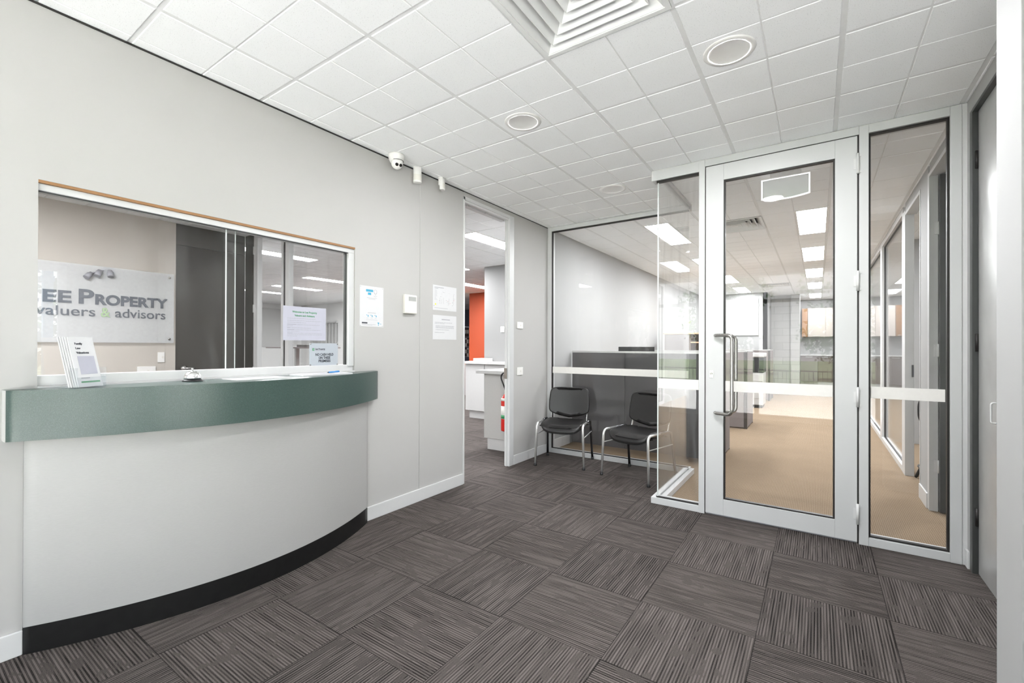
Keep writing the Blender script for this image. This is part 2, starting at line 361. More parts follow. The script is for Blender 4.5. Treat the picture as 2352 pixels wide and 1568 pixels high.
def tag(o, label=None, cat=None, group=None, kind=None):
    if label: o['label'] = label
    if cat: o['category'] = cat
    if group: o['group'] = group
    if kind: o['kind'] = kind
    return o
def thing(name, label, cat, loc=(0, 0, 0), rz=0, group=None):
    o = bpy.data.objects.new(name, None); COL.objects.link(o); o.location = loc; o.rotation_euler = (0, 0, rz)
    o.empty_display_size = .1
    return tag(o, label, cat, group)
def struct(name, mb, m, parent=None, bev=0):
    o = mb.build(name, m, parent, bev)
    if parent is None: o['kind'] = 'structure'
    return o
def sroot(name, loc=(0, 0, 0)):
    o = bpy.data.objects.new(name, None); COL.objects.link(o); o.location = loc; o['kind'] = 'structure'; o.empty_display_size = .1; return o
def copy_tree(o, parent=None):
    c = o.copy(); COL.objects.link(c)
    if parent is not None: c.parent = parent
    for ch in [k for k in o.children]: copy_tree(ch, c)
    return c
def arc_pts(c, r, a0, a1, n, plane):
    """quarter bends; plane = (u, v) unit vectors"""
    u, v = Vector(plane[0]), Vector(plane[1]); c = Vector(c)
    return [c+u*(r*math.cos(a0+(a1-a0)*i/n))+v*(r*math.sin(a0+(a1-a0)*i/n)) for i in range(n+1)]
def smooth_path(pts, r=.03, n=6):
    """round the corners of a polyline"""
    P = [Vector(p) for p in pts]; out = [P[0]]
    for i in range(1, len(P)-1):
        a = (P[i-1]-P[i]); b = (P[i+1]-P[i]); rr = min(r, a.length*.49, b.length*.49)
        s_ = P[i]+a.normalized()*rr; e_ = P[i]+b.normalized()*rr
        for k in range(n+1):
            t = k/n; out.append(s_*(1-t)**2+P[i]*2*t*(1-t)+e_*t*t)
    out.append(P[-1]); return out

_fonts = {}
def text(body, size, name, m, parent, org, right=(0, 1, 0), upv=(0, 0, 1), bold=0.0, ext=.0004, align='LEFT', width=None):
    cu = bpy.data.curves.new(name, 'FONT'); cu.body = body; cu.size = size; cu.extrude = ext; cu.offset = bold; cu.align_x = align; cu.resolution_u = 4
    o = bpy.data.objects.new(name, cu); COL.objects.link(o)
    bpy.context.view_layer.update()
    me = bpy.data.meshes.new_from_object(o.evaluated_get(bpy.context.evaluated_depsgraph_get()))
    COL.objects.unlink(o); bpy.data.objects.remove(o)
    r_, u_ = Vector(right), Vector(upv); n_ = r_.cross(u_); org = Vector(org)
    xs = [v.co.x for v in me.vertices]; k = 1.0
    if width and xs: k = width/(max(xs)-min(xs))
    off = org
    if parent is not None:
        t = parent
        while t.parent: t = t.parent
        off = org-t.location
    for v in me.vertices:
        c = v.co.copy(); v.co = off+r_*(c.x*k)+u_*c.y+n_*c.z
    me.name = name; me.materials.clear(); me.materials.append(MT[m])
    ob = bpy.data.objects.new(name, me); COL.objects.link(ob); ob.parent = parent
    return ob

# ================================================================== SETTING
# ---- floors
f = MB()
f.box(XF-.2, W-WT, -1.7, 13.7, -.12, 0)                      # rooms on the left
f.box(W-WT, XR+.10, -1.75, YD+.04, -.12, 0)                  # lobby
f.box(W-WT, -1.075, YD+.04, YB+.03, -.12, 0)                 # waiting nook
struct('floor', f, 'carpet')
f = MB()
f.box(-1.075, XR+.10, YD+.04, YB+.03, -.12, 0)
f.box(W-WT, XR+.10, YB+.03, YE+.2, -.12, 0)
f.box(XR+.10, 4.3, 3.72, YE+.2, -.12, 0)
struct('floor', f, 'beige')

# ---- ceiling: every panel is a chamfered tile hanging just under the grid
TX0, TY0, G = .095, .727, .3035
HOLES = []
def hole(x0, x1, y0, y1): HOLES.append((x0, x1, y0, y1))
VENTS = [(-1.119, 1.334), (-1.119, 5.583), (-1.119, 11.65)]
def snap(v, o): return o+round((v-o)/G)*G
vent_rects = []
for (x, y) in VENTS:
    x0, y0 = snap(x, TX0), snap(y, TY0); vent_rects.append((x0, x0+2*G, y0, y0+2*G)); hole(x0, x0+2*G, y0, y0+2*G)
OL = [(-.21, 5.46), (-.21, 7.58), (-.21, 9.76), (-.21, 11.9), (-1.66, 5.42), (-1.66, 7.60), (-1.66, 9.72), (-1.66, 11.85)]
lamp_rects = []
for (x, y) in OL:
    x0 = snap(x, TX0); y0 = snap(y, TY0); lamp_rects.append((x0, x0+G, y0, y0+4*G)); hole(x0, x0+G, y0, y0+4*G)
SL = [(-7.2, 3.15), (-8.95, 5.35), (-10.7, 5.5), (-12.3, 5.55), (-3.93, 4.35), (-6.95, 7.85), (-12.5, 3.3), (-5.6, 5.3), (-8.3, 6.7), (-10.6, 7.75), (-7.1, 11.0)]  # the hidden strips at the end are added to brighten the left office
strip_rects = []
for (x, y) in SL:
    x0 = snap(x, TX0); y0 = snap(y, TY0); strip_rects.append((x0, x0+G, y0, y0+4*G)); hole(x0, x0+G, y0, y0+4*G)
SOF = [(3.2, 4.1), (2.2, 6.3), (2.2, 8.6), (-3.95, -.6), (-4.9, -.6), (-.21, 14.35)]  # the reception office pair is added out of view to brighten that room
for (x, y) in SOF:
    x0 = snap(x, TX0); y0 = snap(y, TY0); lamp_rects.append((x0, x0+G, y0, y0+4*G)); hole(x0, x0+G, y0, y0+4*G)
c = MB(); tee = MB()
ka, kb = math.floor((XF-.1-TX0)/G), math.ceil((4.2-TX0)/G); ja, jb = math.floor((-1.8-TY0)/G), math.ceil((YE+.1-TY0)/G)
TEE = .0032
for i in range(ka, kb):
    for j in range(ja, jb):
        x0, x1 = TX0+i*G, TX0+(i+1)*G; y0, y1 = TY0+j*G, TY0+(j+1)*G; mx_, my_ = (x0+x1)/2, (y0+y1)/2
        if any(a < mx_ < b and p_ < my_ < q_ for a, b, p_, q_ in HOLES): continue
        if mx_ < W-.2 and my_ > 13.8: continue
        tee.add([(x0, y0, H+TEE), (x1, y0, H+TEE), (x1, y1, H+TEE), (x0, y1, H+TEE)], [(0, 1, 2, 3)])
        ax = .011 if i % 2 == 0 else .003; bx_ = .003 if i % 2 == 0 else .011
        ay = .009 if j % 2 == 0 else .003; by_ = .003 if j % 2 == 0 else .009
        k = TEE*.9
        o_ = [(x0+ax, y0+ay), (x1-bx_, y0+ay), (x1-bx_, y1-by_), (x0+ax, y1-by_)]
        n_ = [(x0+ax+k, y0+ay+k), (x1-bx_-k, y0+ay+k), (x1-bx_-k, y1-by_-k), (x0+ax+k, y1-by_-k)]
        c.add([(p_[0], p_[1], H+TEE-.0002) for p_ in o_]+[(p_[0], p_[1], H) for p_ in n_], [(4, 5, 6, 7), (0, 1, 5, 4), (1, 2, 6, 5), (2, 3, 7, 6), (3, 0, 4, 7)])
ceil = c.build('ceiling', 'tile', fixn=False); ceil['kind'] = 'structure'
tee.build('ceiling_grid', 'tee', ceil, fixn=False)
struct('roof', MB().box(XF-.3, XR+.12, -1.75, YE+.3, H+.28, H+.40).box(XR+.12, 4.4, 3.5, YE+.3, H+.28, H+.40), 'wall_white')  # unseen slab added to keep sky light out of the ceiling void
struct('wall_front', MB().box(W-.2, XR+.12, -1.75, -1.70, H-.02, H+.4).box(XR+.08, XR+.12, -1.7, 3.5, H-.02, H+.4).box(XR+.12, 4.4, 3.5, 3.56, -.1, H+.4), 'wall_white')

# ---- left wall (hatch + doorway)
HY0, HY1, HZ0, HZ1 = .43, 1.99, 1.085, 1.968
DY0, DY1, DZ = 3.158, 3.985, 2.66
w = MB()
w.box(W-WT, W, -1.6, HY0, 0, H); w.box(W-WT, W, HY0, HY1, 0, HZ0); w.box(W-WT, W, HY0, HY1, HZ1, H)
w.box(W-WT, W, HY1, DY0, 0, H); w.box(W-WT, W, DY0, DY1, DZ, H); w.box(W-.045, W, DY1, YB+.02, 0, H)
struct('wall_left', w, 'wall')
w = MB().box(W-WT, W, YB+.02, 13.7, 0, H); struct('wall_left', w, 'wall_white')
struct('trim_1', MB().box(W, W+.007, -1.6, DY0, H-.008, H-.001).box(W, W+.005, DY0, YB-.02, H-.006, H-.001), 'shadowgap')  # dark strip stands in for the shaded gap under the ceiling
struct('trim_2', MB().box(W, W+.004, 2.613, 2.665, .1, H-.012), 'wall', bev=.001)
bs = MB().box(W, W+.013, -1.6, .392, 0, .10).box(W, W+.013, 2.084, DY0, 0, .10).box(W, W+.013, DY1+.002, YB-.025, 0, .10)
struct('baseboard_left', bs, 'trim', bev=.003)
struct('baseboard_left', MB().box(W, W+.013, YB+.04, 5.3, 0, .12), 'trim', bev=.003)

# ---- doorway on the left: frame
d = sroot('door_1', (W, DY0, 0))
MB().box(W-WT-.01, W+.006, DY0, DY0+.022, 0, DZ).build('jamb', 'trim', d, bev=.002)
MB().box(W-.055, W+.010, 3.905, DY1, 0, DZ).box(W-.040, W-.020, 3.893, 3.905, 0, DZ).build('jamb', 'frame', d, bev=.002)
hd = MB().box(W-WT-.01, W+.006, DY0, DY1, DZ-.03, DZ).box(W-WT-.005, W-.06, DY0+.02, 3.9, DZ-.055, DZ-.03).box(W-.03, W-.005, DY0+.02, 3.9, DZ-.05, DZ-.03).build('head_track', 'trim', d, bev=.001)
MB().box(W-.055, W-.035, 3.27, 3.33, DZ-.06, DZ-.03).box(W-.055, W-.035, 3.55, 3.58, DZ-.06, DZ-.03).build('roller_bracket', 'alu', hd)
MB().box(W-.052, W-.014, 3.888, 3.893, .93, 1.04).build('strike_plate', 'steel', d)

# ---- reception hatch window
hx = W-.055
h = sroot('window_1', (W, HY0, HZ0))
MB().box(W-WT, W+.001, HY0, HY1, HZ1-.013, HZ1-.001).build('timber_reveal', 'timber', h)
MB().box(W-.075, W-.010, HY0, HY1, HZ1-.043, HZ1-.013).box(W-.075, W-.010, 1.947, HY1, HZ0+.045, HZ1-.043).build('frame', 'frame', h, bev=.002)
MB().box(W-WT, W+.004, HY0, HY1, HZ0, HZ0+.012).box(W-.085, W-.02, HY0, HY1, HZ0+.012, HZ0+.055).build('sill', 'trim', h, bev=.002)
MB().box(hx-.005, hx+.001, HY0+.001, 1.225, HZ0+.055, HZ1-.043).build('glass_pane', 'glass_hatch', h)
MB().box(hx+.008, hx+.014, 1.174, 1.947, HZ0+.055, HZ1-.043).build('glass_pane', 'glass_hatch', h)
MB().box(hx+.006, hx+.016, 1.171, 1.174, HZ0+.015, HZ1-.043).build('pane_edge', 'glass_edge', h)
MB().box(hx-.006, hx+.002, 1.225, 1.227, HZ0+.055, HZ1-.043).build('pane_edge', 'glass_edge', h)
MB().box(W-.055, W-.035, 1.935, 1.947, HZ0+.05, HZ1-.043).build('gasket', 'door_dark_frame', h)
MB().box(W-.030, W-.020, HY0, 1.947, HZ1-.047, HZ1-.0425).build('gasket', 'door_dark_frame', h)

# ---- reception office behind the hatch
struct('wall_reception', MB().box(XB-.1, XB, -1.7, 2.115, 0, H), 'wall_beige')
struct('wall_reception', MB().box(XB, W-WT, -1.7, -1.6, 0, H), 'wall_beige')
dd = sroot('door_2', (XB, 2.115, 0))
MB().box(XB-.06, XB-.015, 2.118, 2.885, .005, 2.46).build('door_leaf', 'dark_door', dd)
MB().box(XB-.06, XB-.01, 2.118, 2.885, 2.465, H).build('head_panel', 'dark_band', dd)
hb = MB().lathe([(.026, 0), (.026, .010), (.014, .012), (.014, .05)], (XB-.015, 2.20, 1.0), 24, 'x').build('lever_handle', 'chrome', dd)
MB().tube([(XB+.03, 2.20, 1.0), (XB+.032, 2.31, 1.0)], .009, 12).lathe([(.03, 0), (.03, .006)], (XB+.026, 2.20, 1.0), 24, 'x').build('lever', 'chrome', hb)
# glazed partition of the reception office
p = sroot('window_2', (XB, YP, 0))
MB().frame('y', YP-.03, YP+.03, -5.985, -5.33, 0, H-.002, .045).build('frame', 'frame', p, bev=.002)
MB().box(-5.94, -5.375, YP-.004, YP+.004, .045, H-.047).build('glass_pane', 'glass', p)
MB().box(-6.035, -5.985, YP-.03, YP+.03, 0, H).build('jamb', 'trim', p)
MB().box(XB, -6.035, YP-.043, YP+.03, 0, H).build('dark_return', 'dark_door', p)
for hz in (.95, 1.75, 2.5): MB().box(-6.03, -6.015, YP-.042, YP-.03, hz-.05, hz+.05).build('hinge', 'trim', p)
p = sroot('window_3', (-5.2, YP, 0))
MB().frame('y', YP-.03, YP+.03, -5.28, W-WT, 0, H-.002, .075, .12, .06).build('frame', 'frame', p, bev=.002)
MB().box(-5.205, W-WT-.075, YP-.004, YP+.004, .12, H-.062).build('glass_pane', 'glass', p)
MB().box(-5.327, -5.282, YP-.02, YP+.02, 0, H-.002).build('gasket', 'gasket', p)

# ---- big office on the left
struct('wall_back', MB().box(XF, -8.35, YF, YF+.1, 0, H), 'wall_room')
struct('wall_left', MB().box(XF-.1, XF, YP, YF, 0, H), 'wall_room')
struct('wall_left', MB().box(XF, XB-.1, YP-.1, YP, 0, H), 'wall_white')
struct('wall_back', MB().box(-12.9, -8.4, 13.5, 13.6, 0, H).box(-8.4, W-WT, 13.5, 13.6, 0, H), 'blue_grey')
struct('wall_back', MB().box(-7.83, -6.0, 9.4, 9.5, 0, H), 'orange')
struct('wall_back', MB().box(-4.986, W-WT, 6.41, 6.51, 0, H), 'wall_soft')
struct('wall_left', MB().box(-13.0, -12.9, YF+.1, 13.5, 0, H), 'blue_grey')

# ---- lobby right side
RG0, RG1 = -1.55, 1.2
w = MB().box(XR, XR+.1, RG1, 2.62, 0, H).box(XR, XR+.1, 2.62, 3.60, 2.62, H).box(XR, XR+.1, 3.60, YD+.10, 0, H).box(XR, XR+.1, -1.6, RG1, 2.07, H).box(XR, XR+.1, -1.6, RG1, 0, .09)
struct('wall_right', w, 'wall_white')
struct('wall_right', MB().box(.500, XR, 1.95, 2.175, 0, H), 'wall_white', bev=.002)
g_ = sroot('window_4', (XR, RG1, 0))
MB().frame('x', XR+.02, XR+.08, -1.6, RG1, .09, 2.07, .06).box(XR+.02, XR+.08, -.28, -.22, .15, 2.01).build('frame', 'frame', g_)
MB().box(XR+.047, XR+.053, -1.54, RG1-.06, .15, 2.01).build('glass_pane', 'glass_clean', g_)
# grey flush door with dark frame
d3 = sroot('door_3', (XR, 3.58, 0))
MB().box(XR+.022, XR+.062, 2.66, 3.545, .006, 2.60).build('door_leaf', 'metal_door', d3, bev=.001)
MB().box(XR-.002, XR+.09, 3.552, 3.60, 0, 2.62).box(XR-.002, XR+.09, 2.62, 2.655, 0, 2.62).box(XR-.002, XR+.09, 2.655, 3.552, 2.602, 2.622).build('door_frame', 'door_dark_frame', d3, bev=.001)
for z in (.32, 1.30, 2.33): MB().tube([(XR+.016, 3.548, z-.05), (XR+.016, 3.548, z+.05)], .007, 10).build('hinge', 'gasket', d3)
MB().tube(smooth_path([(XR+.022, 3.15, .90), (XR-.018, 3.15, .90), (XR-.018, 3.15, 1.0), (XR+.022, 3.15, 1.0)], .012), .004, 10).build('pull_handle', 'trim', d3)
struct('baseboard_right', MB().box(XR-.012, XR, 3.602, YD, 0, .10), 'trim', bev=.003)

# ---- street facade behind the lobby
fz = sroot('window_5', (W, -1.6, 0))
MB().frame('y', -1.68, -1.60, W, XR+.1, 0, 2.60, .07, .09, .08).box(-.93, -.86, -1.68, -1.6, .09, 2.52).box(-1.9, -1.84, -1.68, -1.6, .09, 2.52).box(W+.07, XR+.03, -1.67, -1.61, 2.05, 2.11).build('frame', 'frame', fz)
MB().box(W+.07, XR+.03, -1.643, -1.637, .09, 2.52).build('glass_pane', 'glass_clean', fz)
struct('wall_front', MB().box(W-WT, XR+.1, -1.7, -1.6, 2.60, H), 'wall_white')

# ---- glazed screen with door
def hinge(parent, x, y, z, m='trim'):
    MB().tube([(x, y-.010, z-.065), (x, y-.010, z+.065)], .0085, 12).box(x-.022, x-.004, y-.004, y, z-.035, z+.035).box(x+.004, x+.018, y-.006, y, z-.06, z-.045).box(x+.004, x+.018, y-.006, y, z+.045, z+.06).build('hinge', m, parent)
ZT = 2.652
s1 = sroot('window_6', (-1.12, YD, 0))          # narrow bay left of the door
fr = MB().box(-1.123, -.757, YD, YD+.10, 0, .050).box(-1.123, -.757, YD, YD+.10, 2.622, H-.003).box(-.757, -.714, YD-.004, YD+.10, 0, H-.003)
fr.build('frame', 'frame', s1, bev=.002)
MB().box(-1.078, -.757, YD+.022, YD+.030, .050, 2.622).build('glass_pane', 'glass_streak', s1)
MB().box(-1.085, -.757, YD+.016, YD+.036, .050, .060).box(-1.085, -.757, YD+.012, YD+.04, 2.604, 2.622).build('gasket', 'gasket', s1)
MB().box(-1.077, -.758, YD+.0195, YD+.0215, .938, 1.016).build('safety_strip', 'film', s1)
s2 = sroot('window_7', (-1.08, YB, 0))          # return pane
MB().box(-1.123, -1.082, YD+.10, YB, 0, .050).box(-1.066, -1.025, YD+.10, YB+.02, 0, .050).box(-1.082, -1.066, YD+.10, YB, 0, .030).build('sill_channel', 'trim', s2, bev=.002)
MB().box(-1.10, -1.05, YD+.10, YB, H-.022, H-.003).build('head_channel', 'frame', s2)
MB().box(-1.078, -1.070, YD+.032, YB-.012, .030, H-.022).build('glass_pane', 'glass_streak', s2)
MB().box(-1.079, -1.069, YD+.018, YD+.0215, .052, 2.604).build('pane_edge', 'glass_edge', s2)
s3 = sroot('window_8', (W, YB, 0))              # pane behind the chairs
MB().box(W+.001, W+.055, YB-.02, YB+.07, 0, H-.003).box(W+.055, -1.066, YB-.02, YB+.07, 0, .052).box(W+.055, -1.066, YB-.02, YB+.07, 2.658, H-.003).build('frame', 'frame', s3, bev=.002)
MB().box(W+.055, -1.079, YB+.0, YB+.008, .052, 2.658).build('glass_pane', 'glass', s3)
MB().box(W+.055, W+.067, YB-.006, YB+.014, .052, 2.658).box(W+.067, -1.08, YB-.006, YB+.014, 2.643, 2.658).box(W+.067, -1.08, YB-.006, YB+.014, .052, .060).build('gasket', 'gasket', s3)
MB().box(W+.068, -1.079, YB-.0030, YB-.001, .955, 1.030).build('safety_strip', 'film', s3)
dr = sroot('door_4', (.214, YD, 0))
MB().frame('y', YD, YD+.045, -.708, .212, .012, 2.645, .125, .12, .12, .118).build('door_leaf', 'frame', dr, bev=.002)
MB().frame('y', YD+.008, YD+.037, -.583, .094, .132, 2.525, .010).build('gasket', 'gasket', dr)
MB().box(-.573, .084, YD+.018, YD+.026, .142, 2.515).build('glass_pane', 'glass', dr)
MB().box(-.572, .083, YD+.0155, YD+.0175, .940, 1.018).build('safety_strip', 'film', dr)
MB().box(-.714, -.708, YD+.01, YD+.05, 0, 2.652).box(.212, .221, YD+.01, YD+.05, 0, 2.652).box(-.708, .212, YD+.01, YD+.05, 2.645, 2.652).build('gap_seal', 'gasket', dr)
MB().box(-.708, .212, YD+.012, YD+.035, .002, .012).build('brush_seal', 'ink_lgrey', dr)
for z in (2.462, 1.702, .95, .195): hinge(dr, .214, YD, z)
for sgn, yy in ((-1, YD), (1, YD+.045)):
    q = yy+sgn*.075
    MB().tube(smooth_path([(-.640, yy, 1.358), (-.632, yy+sgn*.02, 1.358), (-.515, q, 1.358), (-.515, q, .775), (-.632, yy+sgn*.02, .775), (-.640, yy, .775)], .045, 8), .0125, 16).build('pull_handle', 'steel', dr)
lk = MB().box(-.678, -.653, YD-.004, YD, 1.040, 1.092).build('lock_plate', 'chrome', dr, bev=.001)
MB().lathe([(.009, 0), (.009, -.008)], (-.6655, YD-.004, 1.07), 16, 'y').box(-.668, -.663, YD-.0125, YD-.012, 1.06, 1.075).build('key_cylinder', 'steel', lk)
s4 = sroot('window_9', (.22, YD, 0))            # sidelight to the right of the door
MB().box(.221, .270, YD-.002, YD+.10, 0, H-.003).box(.270, .650, YD, YD+.10, 0, .052).box(.270, .650, YD, YD+.10, 2.650, H-.003).box(.650, .700, YD-.002, YD+.10, 0, H-.003).box(-.714, .221, YD, YD+.10, ZT, H-.003).build('frame', 'frame', s4, bev=.002)
MB().box(.700, XR, YD+.004, YD+.10, 0, H-.003).build('packer', 'trim', s4)
MB().frame('y', YD+.018, YD+.047, .270, .650, .052, 2.650, .011).build('gasket', 'gasket', s4)
MB().box(.281, .639, YD+.028, YD+.036, .063, 2.639).build('glass_pane', 'glass', s4)
MB().box(.282, .632, YD+.0255, YD+.0275, .945, 1.020).build('safety_strip', 'film', s4)

# ---- open-plan office behind the screen
struct('wall_back', MB().box(W-WT, -1.09, 13.4, 13.5, 0, H).box(-1.19, -1.09, 13.4, YE, 0, H), 'wall_white')
struct('wall_back', MB().box(-1.09, 4.3, YE, YE+.1, 0, H), 'wall_white')
cw = MB().box(-1.085, -.61, 14.45, 14.7, 0, H).box(-.61, -.40, 14.35, 14.7, 0, H)
tag(struct('wall_column', cw, 'block'))
JX = XR+.08
w = MB().box(XR, JX, YD+.10, 3.80, 0, H).box(XR, JX, 3.80, 4.73, 2.64, H).box(XR, JX, 4.78, 5.10, 0, H).box(XR, JX, 5.10, 5.90, 2.62, H)
w.box(XR, JX, 10.3, YE, 0, H)
struct('wall_right', w, 'wall_white')
struct('baseboard_right', MB().box(XR-.012, XR, 4.785, 5.105, 0, .12), 'trim', bev=.003)
d5 = sroot('door_5', (JX, 4.73, 0))
MB().box(XR-.004, JX-.030, 4.73, 4.782, 0, 2.64).box(XR-.004, JX+.004, 3.80, 3.83, 0, 2.64).box(XR-.004, JX+.004, 3.83, 4.73, 2.61, 2.64).build('door_frame', 'frame', d5, bev=.002)
MB().box(JX-.028, JX+.86, 4.685, 4.722, .01, 2.60).build('door_leaf', 'door_dark_frame', d5)
for z in (.35, 1.25, 2.2): MB().box(JX-.055, JX-.028, 4.724, 4.730, z-.045, z+.045).tube([(JX-.030, 4.722, z-.05), (JX-.030, 4.722, z+.05)], .006, 8).build('hinge', 'trim', d5)
MB().box(JX+.35, JX+.47, 4.66, 4.684, 1.0, 1.02).build('lever', 'steel', d5)
d6 = sroot('door_6', (JX, 5.9, 0))
MB().box(XR-.006, JX-.015, 5.89, 6.03, 0, 2.64).box(XR-.004, JX+.004, 5.10, 5.125, 0, 2.62).box(XR-.004, JX+.004, 5.125, 5.89, 2.59, 2.62).build('door_frame', 'frame', d6, bev=.002)
MB().box(JX-.035, JX-.02, 5.884, 5.890, .98, 1.10).build('strike_plate', 'chrome_dark', d6)
for i, (a, b) in enumerate(((6.03, 7.90), (7.96, 10.3))):
    q = sroot('window_%d' % (10+i), (XR, a, 0))
    MB().frame('x', XR-.005, JX, a, b, 0, H-.003, .05, .06, .07, .05).build('frame', 'trim', q, bev=.002)
    MB().box(XR+.03, XR+.038, a+.05, b-.05, .06, H-.073).build('glass_pane', 'glass', q)
    MB().frame('x', XR+.022, XR+.046, a+.05, b-.05, .06, H-.073, .009).build('gasket', 'gasket', q)
MBp = MB().box(XR-.004, JX, 7.90, 7.96, 0, H)
struct('trim_3', MBp, 'frame')
# side offices
struct('wall_side', MB().box(4.1, 4.2, 3.7, YE, 0, H), 'wall_white')
struct('wall_side', MB().box(JX, 4.1, 3.66, 3.76, 0, H), 'wall_white')
struct('wall_side', MB().box(JX+.02, 4.1, 4.93, 5.0, 0, H), 'wall_white')
struct('wall_side', MB().box(JX, 4.1, 7.90, 7.96, 0, H), 'wall_white')
struct('wall_side', MB().box(JX, 4.1, 10.3, 10.4, 0, H), 'wall_white')

# ================================================================== THINGS
# ---- ceiling fittings
def vent(rect, label):
    x0, x1, y0, y1 = rect; cx_, cy_ = (x0+x1)/2, (y0+y1)/2
    t = thing('ceiling_diffuser', label, 'air vent', (cx_, cy_, H), 0, 'four-way ceiling diffusers')
    def ring(h0, h1, z_0, z_1, th=.004):
        """a square sloping blade, outer half-size h0 at z_0, inner half-size h1 at z_1"""
        m = MB(); sg = [(-1, -1), (1, -1), (1, 1), (-1, 1)]
        A = [(cx_+a*h0, cy_+b*h0, z_0) for a, b in sg]; B = [(cx_+a*h1, cy_+b*h1, z_1) for a, b in sg]
        A2 = [(cx_+a*(h0-th), cy_+b*(h0-th), z_0) for a, b in sg]; B2 = [(cx_+a*(h1-th), cy_+b*(h1-th), z_1) for a, b in sg]
        fs = []
        for i in range(4):
            j = (i+1) % 4
            fs += [(i, j, 4+j, 4+i), (8+i, 12+i, 12+j, 8+j), (i, 8+i, 8+j, j), (4+i, 4+j, 12+j, 12+i)]
        return m.add(A+B+A2+B2, fs)
    hs = (x1-x0)/2
    m = MB()
    for (a, b, c_, e_) in ((x0, x1, y0, y0+.022), (x0, x1, y1-.022, y1), (x0, x0+.022, y0+.022, y1-.022), (x1-.022, x1, y0+.022, y1-.022)): m.box(a, b, c_, e_, H-.006, H+.002)
    m.build('border_frame', 'louvre', t)
    for k in range(5):
        h0 = hs-.022-k*.050
        ring(h0, h0-.055, H-.002, H+.060).build('blade', 'louvre', t, fixn=True)
    MB().box(cx_-.035, cx_+.035, cy_-.035, cy_+.035, H-.002, H+.003).build('core_plate', 'louvre', t)
    b = MB().box(x0, x1, y0, y0+.003, H+.0, H+.16).box(x0, x1, y1-.003, y1, H, H+.16).box(x0, x0+.003, y0, y1, H, H+.16).box(x1-.003, x1, y0, y1, H, H+.16).box(x0, x1, y0, y1, H+.16, H+.165)
    b.build('plenum_box', 'vent_dark', t)
    return t
vent(vent_rects[0], 'large white square louvred diffuser overhead in the lobby ceiling')
vent(vent_rects[1], 'white louvred diffuser just inside the beige-carpeted office, nearest one seen through the glass door')
vent(vent_rects[2], 'white louvred diffuser far back in the office ceiling near the blockwork column')
def downlight(x, y, label, DLW):
    t = thing('downlight', label, 'ceiling light', (x, y, H), 0, 'round recessed downlights')
    MB().lathe([(.088, -.0035), (.094, -.006), (.112, -.0055), (.118, 0), (.118, .002), (.088, .002)], (x, y, H), 48).build('trim_ring', 'plastic_w', t)
    MB().lathe([(.0001, -.0022), (.070, -.0024), (.089, -.0030), (.089, .001), (.0001, .001)], (x, y, H), 48).build('lens', 'lens_off', t)
    ld = bpy.data.lights.new('downlight_lamp', 'AREA'); ld.shape = 'DISK'; ld.size = .165; ld.energy = DLW; ld.color = (.975, .985, 1.0)  # lamp added just below the unlit lens to brighten the lobby
    lo = bpy.data.objects.new('downlight_lamp', ld); COL.objects.link(lo); lo.parent = t; lo.location = (0, 0, -.0045)
    return t
downlight(-.357, 2.385, 'round white recessed downlight, the big one nearest the glass door', 22)
downlight(-1.56, 2.40, 'round white recessed downlight in the middle of the lobby ceiling, nearer the security camera', 9)
downlight(-1.545, 3.885, 'small-looking round downlight over the two waiting chairs', 7)
def panel_light(r, label, name, m, grp):
    x0, x1, y0, y1 = r
    t = thing(name, label, 'ceiling light', ((x0+x1)/2, (y0+y1)/2, H), 0, grp)
    q = MB()
    for (a, b, c_, e_) in ((x0, x1, y0, y0+.02), (x0, x1, y1-.02, y1), (x0, x0+.02, y0+.02, y1-.02), (x1-.02, x1, y0+.02, y1-.02)): q.box(a, b, c_, e_, H-.003, H+.012)
    q.box(x0, x1, y0, y1, H+.012, H+.03)
    q.build('housing', 'plastic_w', t)
    MB().add([(x0+.02, y0+.02, H-.001), (x1-.02, y0+.02, H-.001), (x1-.02, y1-.02, H-.001), (x0+.02, y1-.02, H-.001)], [(3, 2, 1, 0)]).build('diffuser_panel', m, t, fixn=False)
    return t
nm = ['nearest', 'second', 'third', 'farthest']
for i in range(4): panel_light(lamp_rects[i], 'bright white rectangular light panel in the right-hand row beyond the glass door, %s of four' % nm[i], 'panel_light', 'lamp', 'light panels in the open-plan office')
for i in range(4): panel_light(lamp_rects[4+i], 'bright white rectangular light panel in the left-hand row beyond the glazed screen, %s of four' % nm[i], 'panel_light', 'lamp', 'light panels in the open-plan office')
sl = ['long lit strip light nearest the hatch glass, its left end cut by the glazed partition', 'lit strip light seen at the right end of the hatch window', 'lit strip light behind the notice mullion, third back through the hatch',
      'lit strip light farthest back through the hatch', 'long bright strip light at the top of the open doorway', 'lit strip light farther back in the doorway, above the orange wall',
      'lit strip light near the dark door head, hidden past the partition', 'lit strip light between the doorway one and the hatch ones', 'strip light in the left office hidden behind the wall with the notices', 'second strip light hidden behind the wall with the notices', 'strip light hidden behind the orange wall']
for i, r in enumerate(strip_rects): panel_light(r, sl[i], 'strip_light', 'lamp_strip', 'strip lights in the left office')
so = ['lit panel in the small room behind the dark open door', 'lit panel in the glazed side office with the black chair', 'lit panel at the far end of the glazed side office']
so += ['strip light in the reception office ceiling above the hatch, hidden from the lobby', 'second strip light in the reception office ceiling, hidden from the lobby']
so += ['short-looking lit panel over the far kitchenette']
for i in range(6): panel_light(lamp_rects[8+i], so[i], 'side_office_light', 'lamp' if i not in (3, 4) else 'lamp_strip', 'side office and reception light panels')

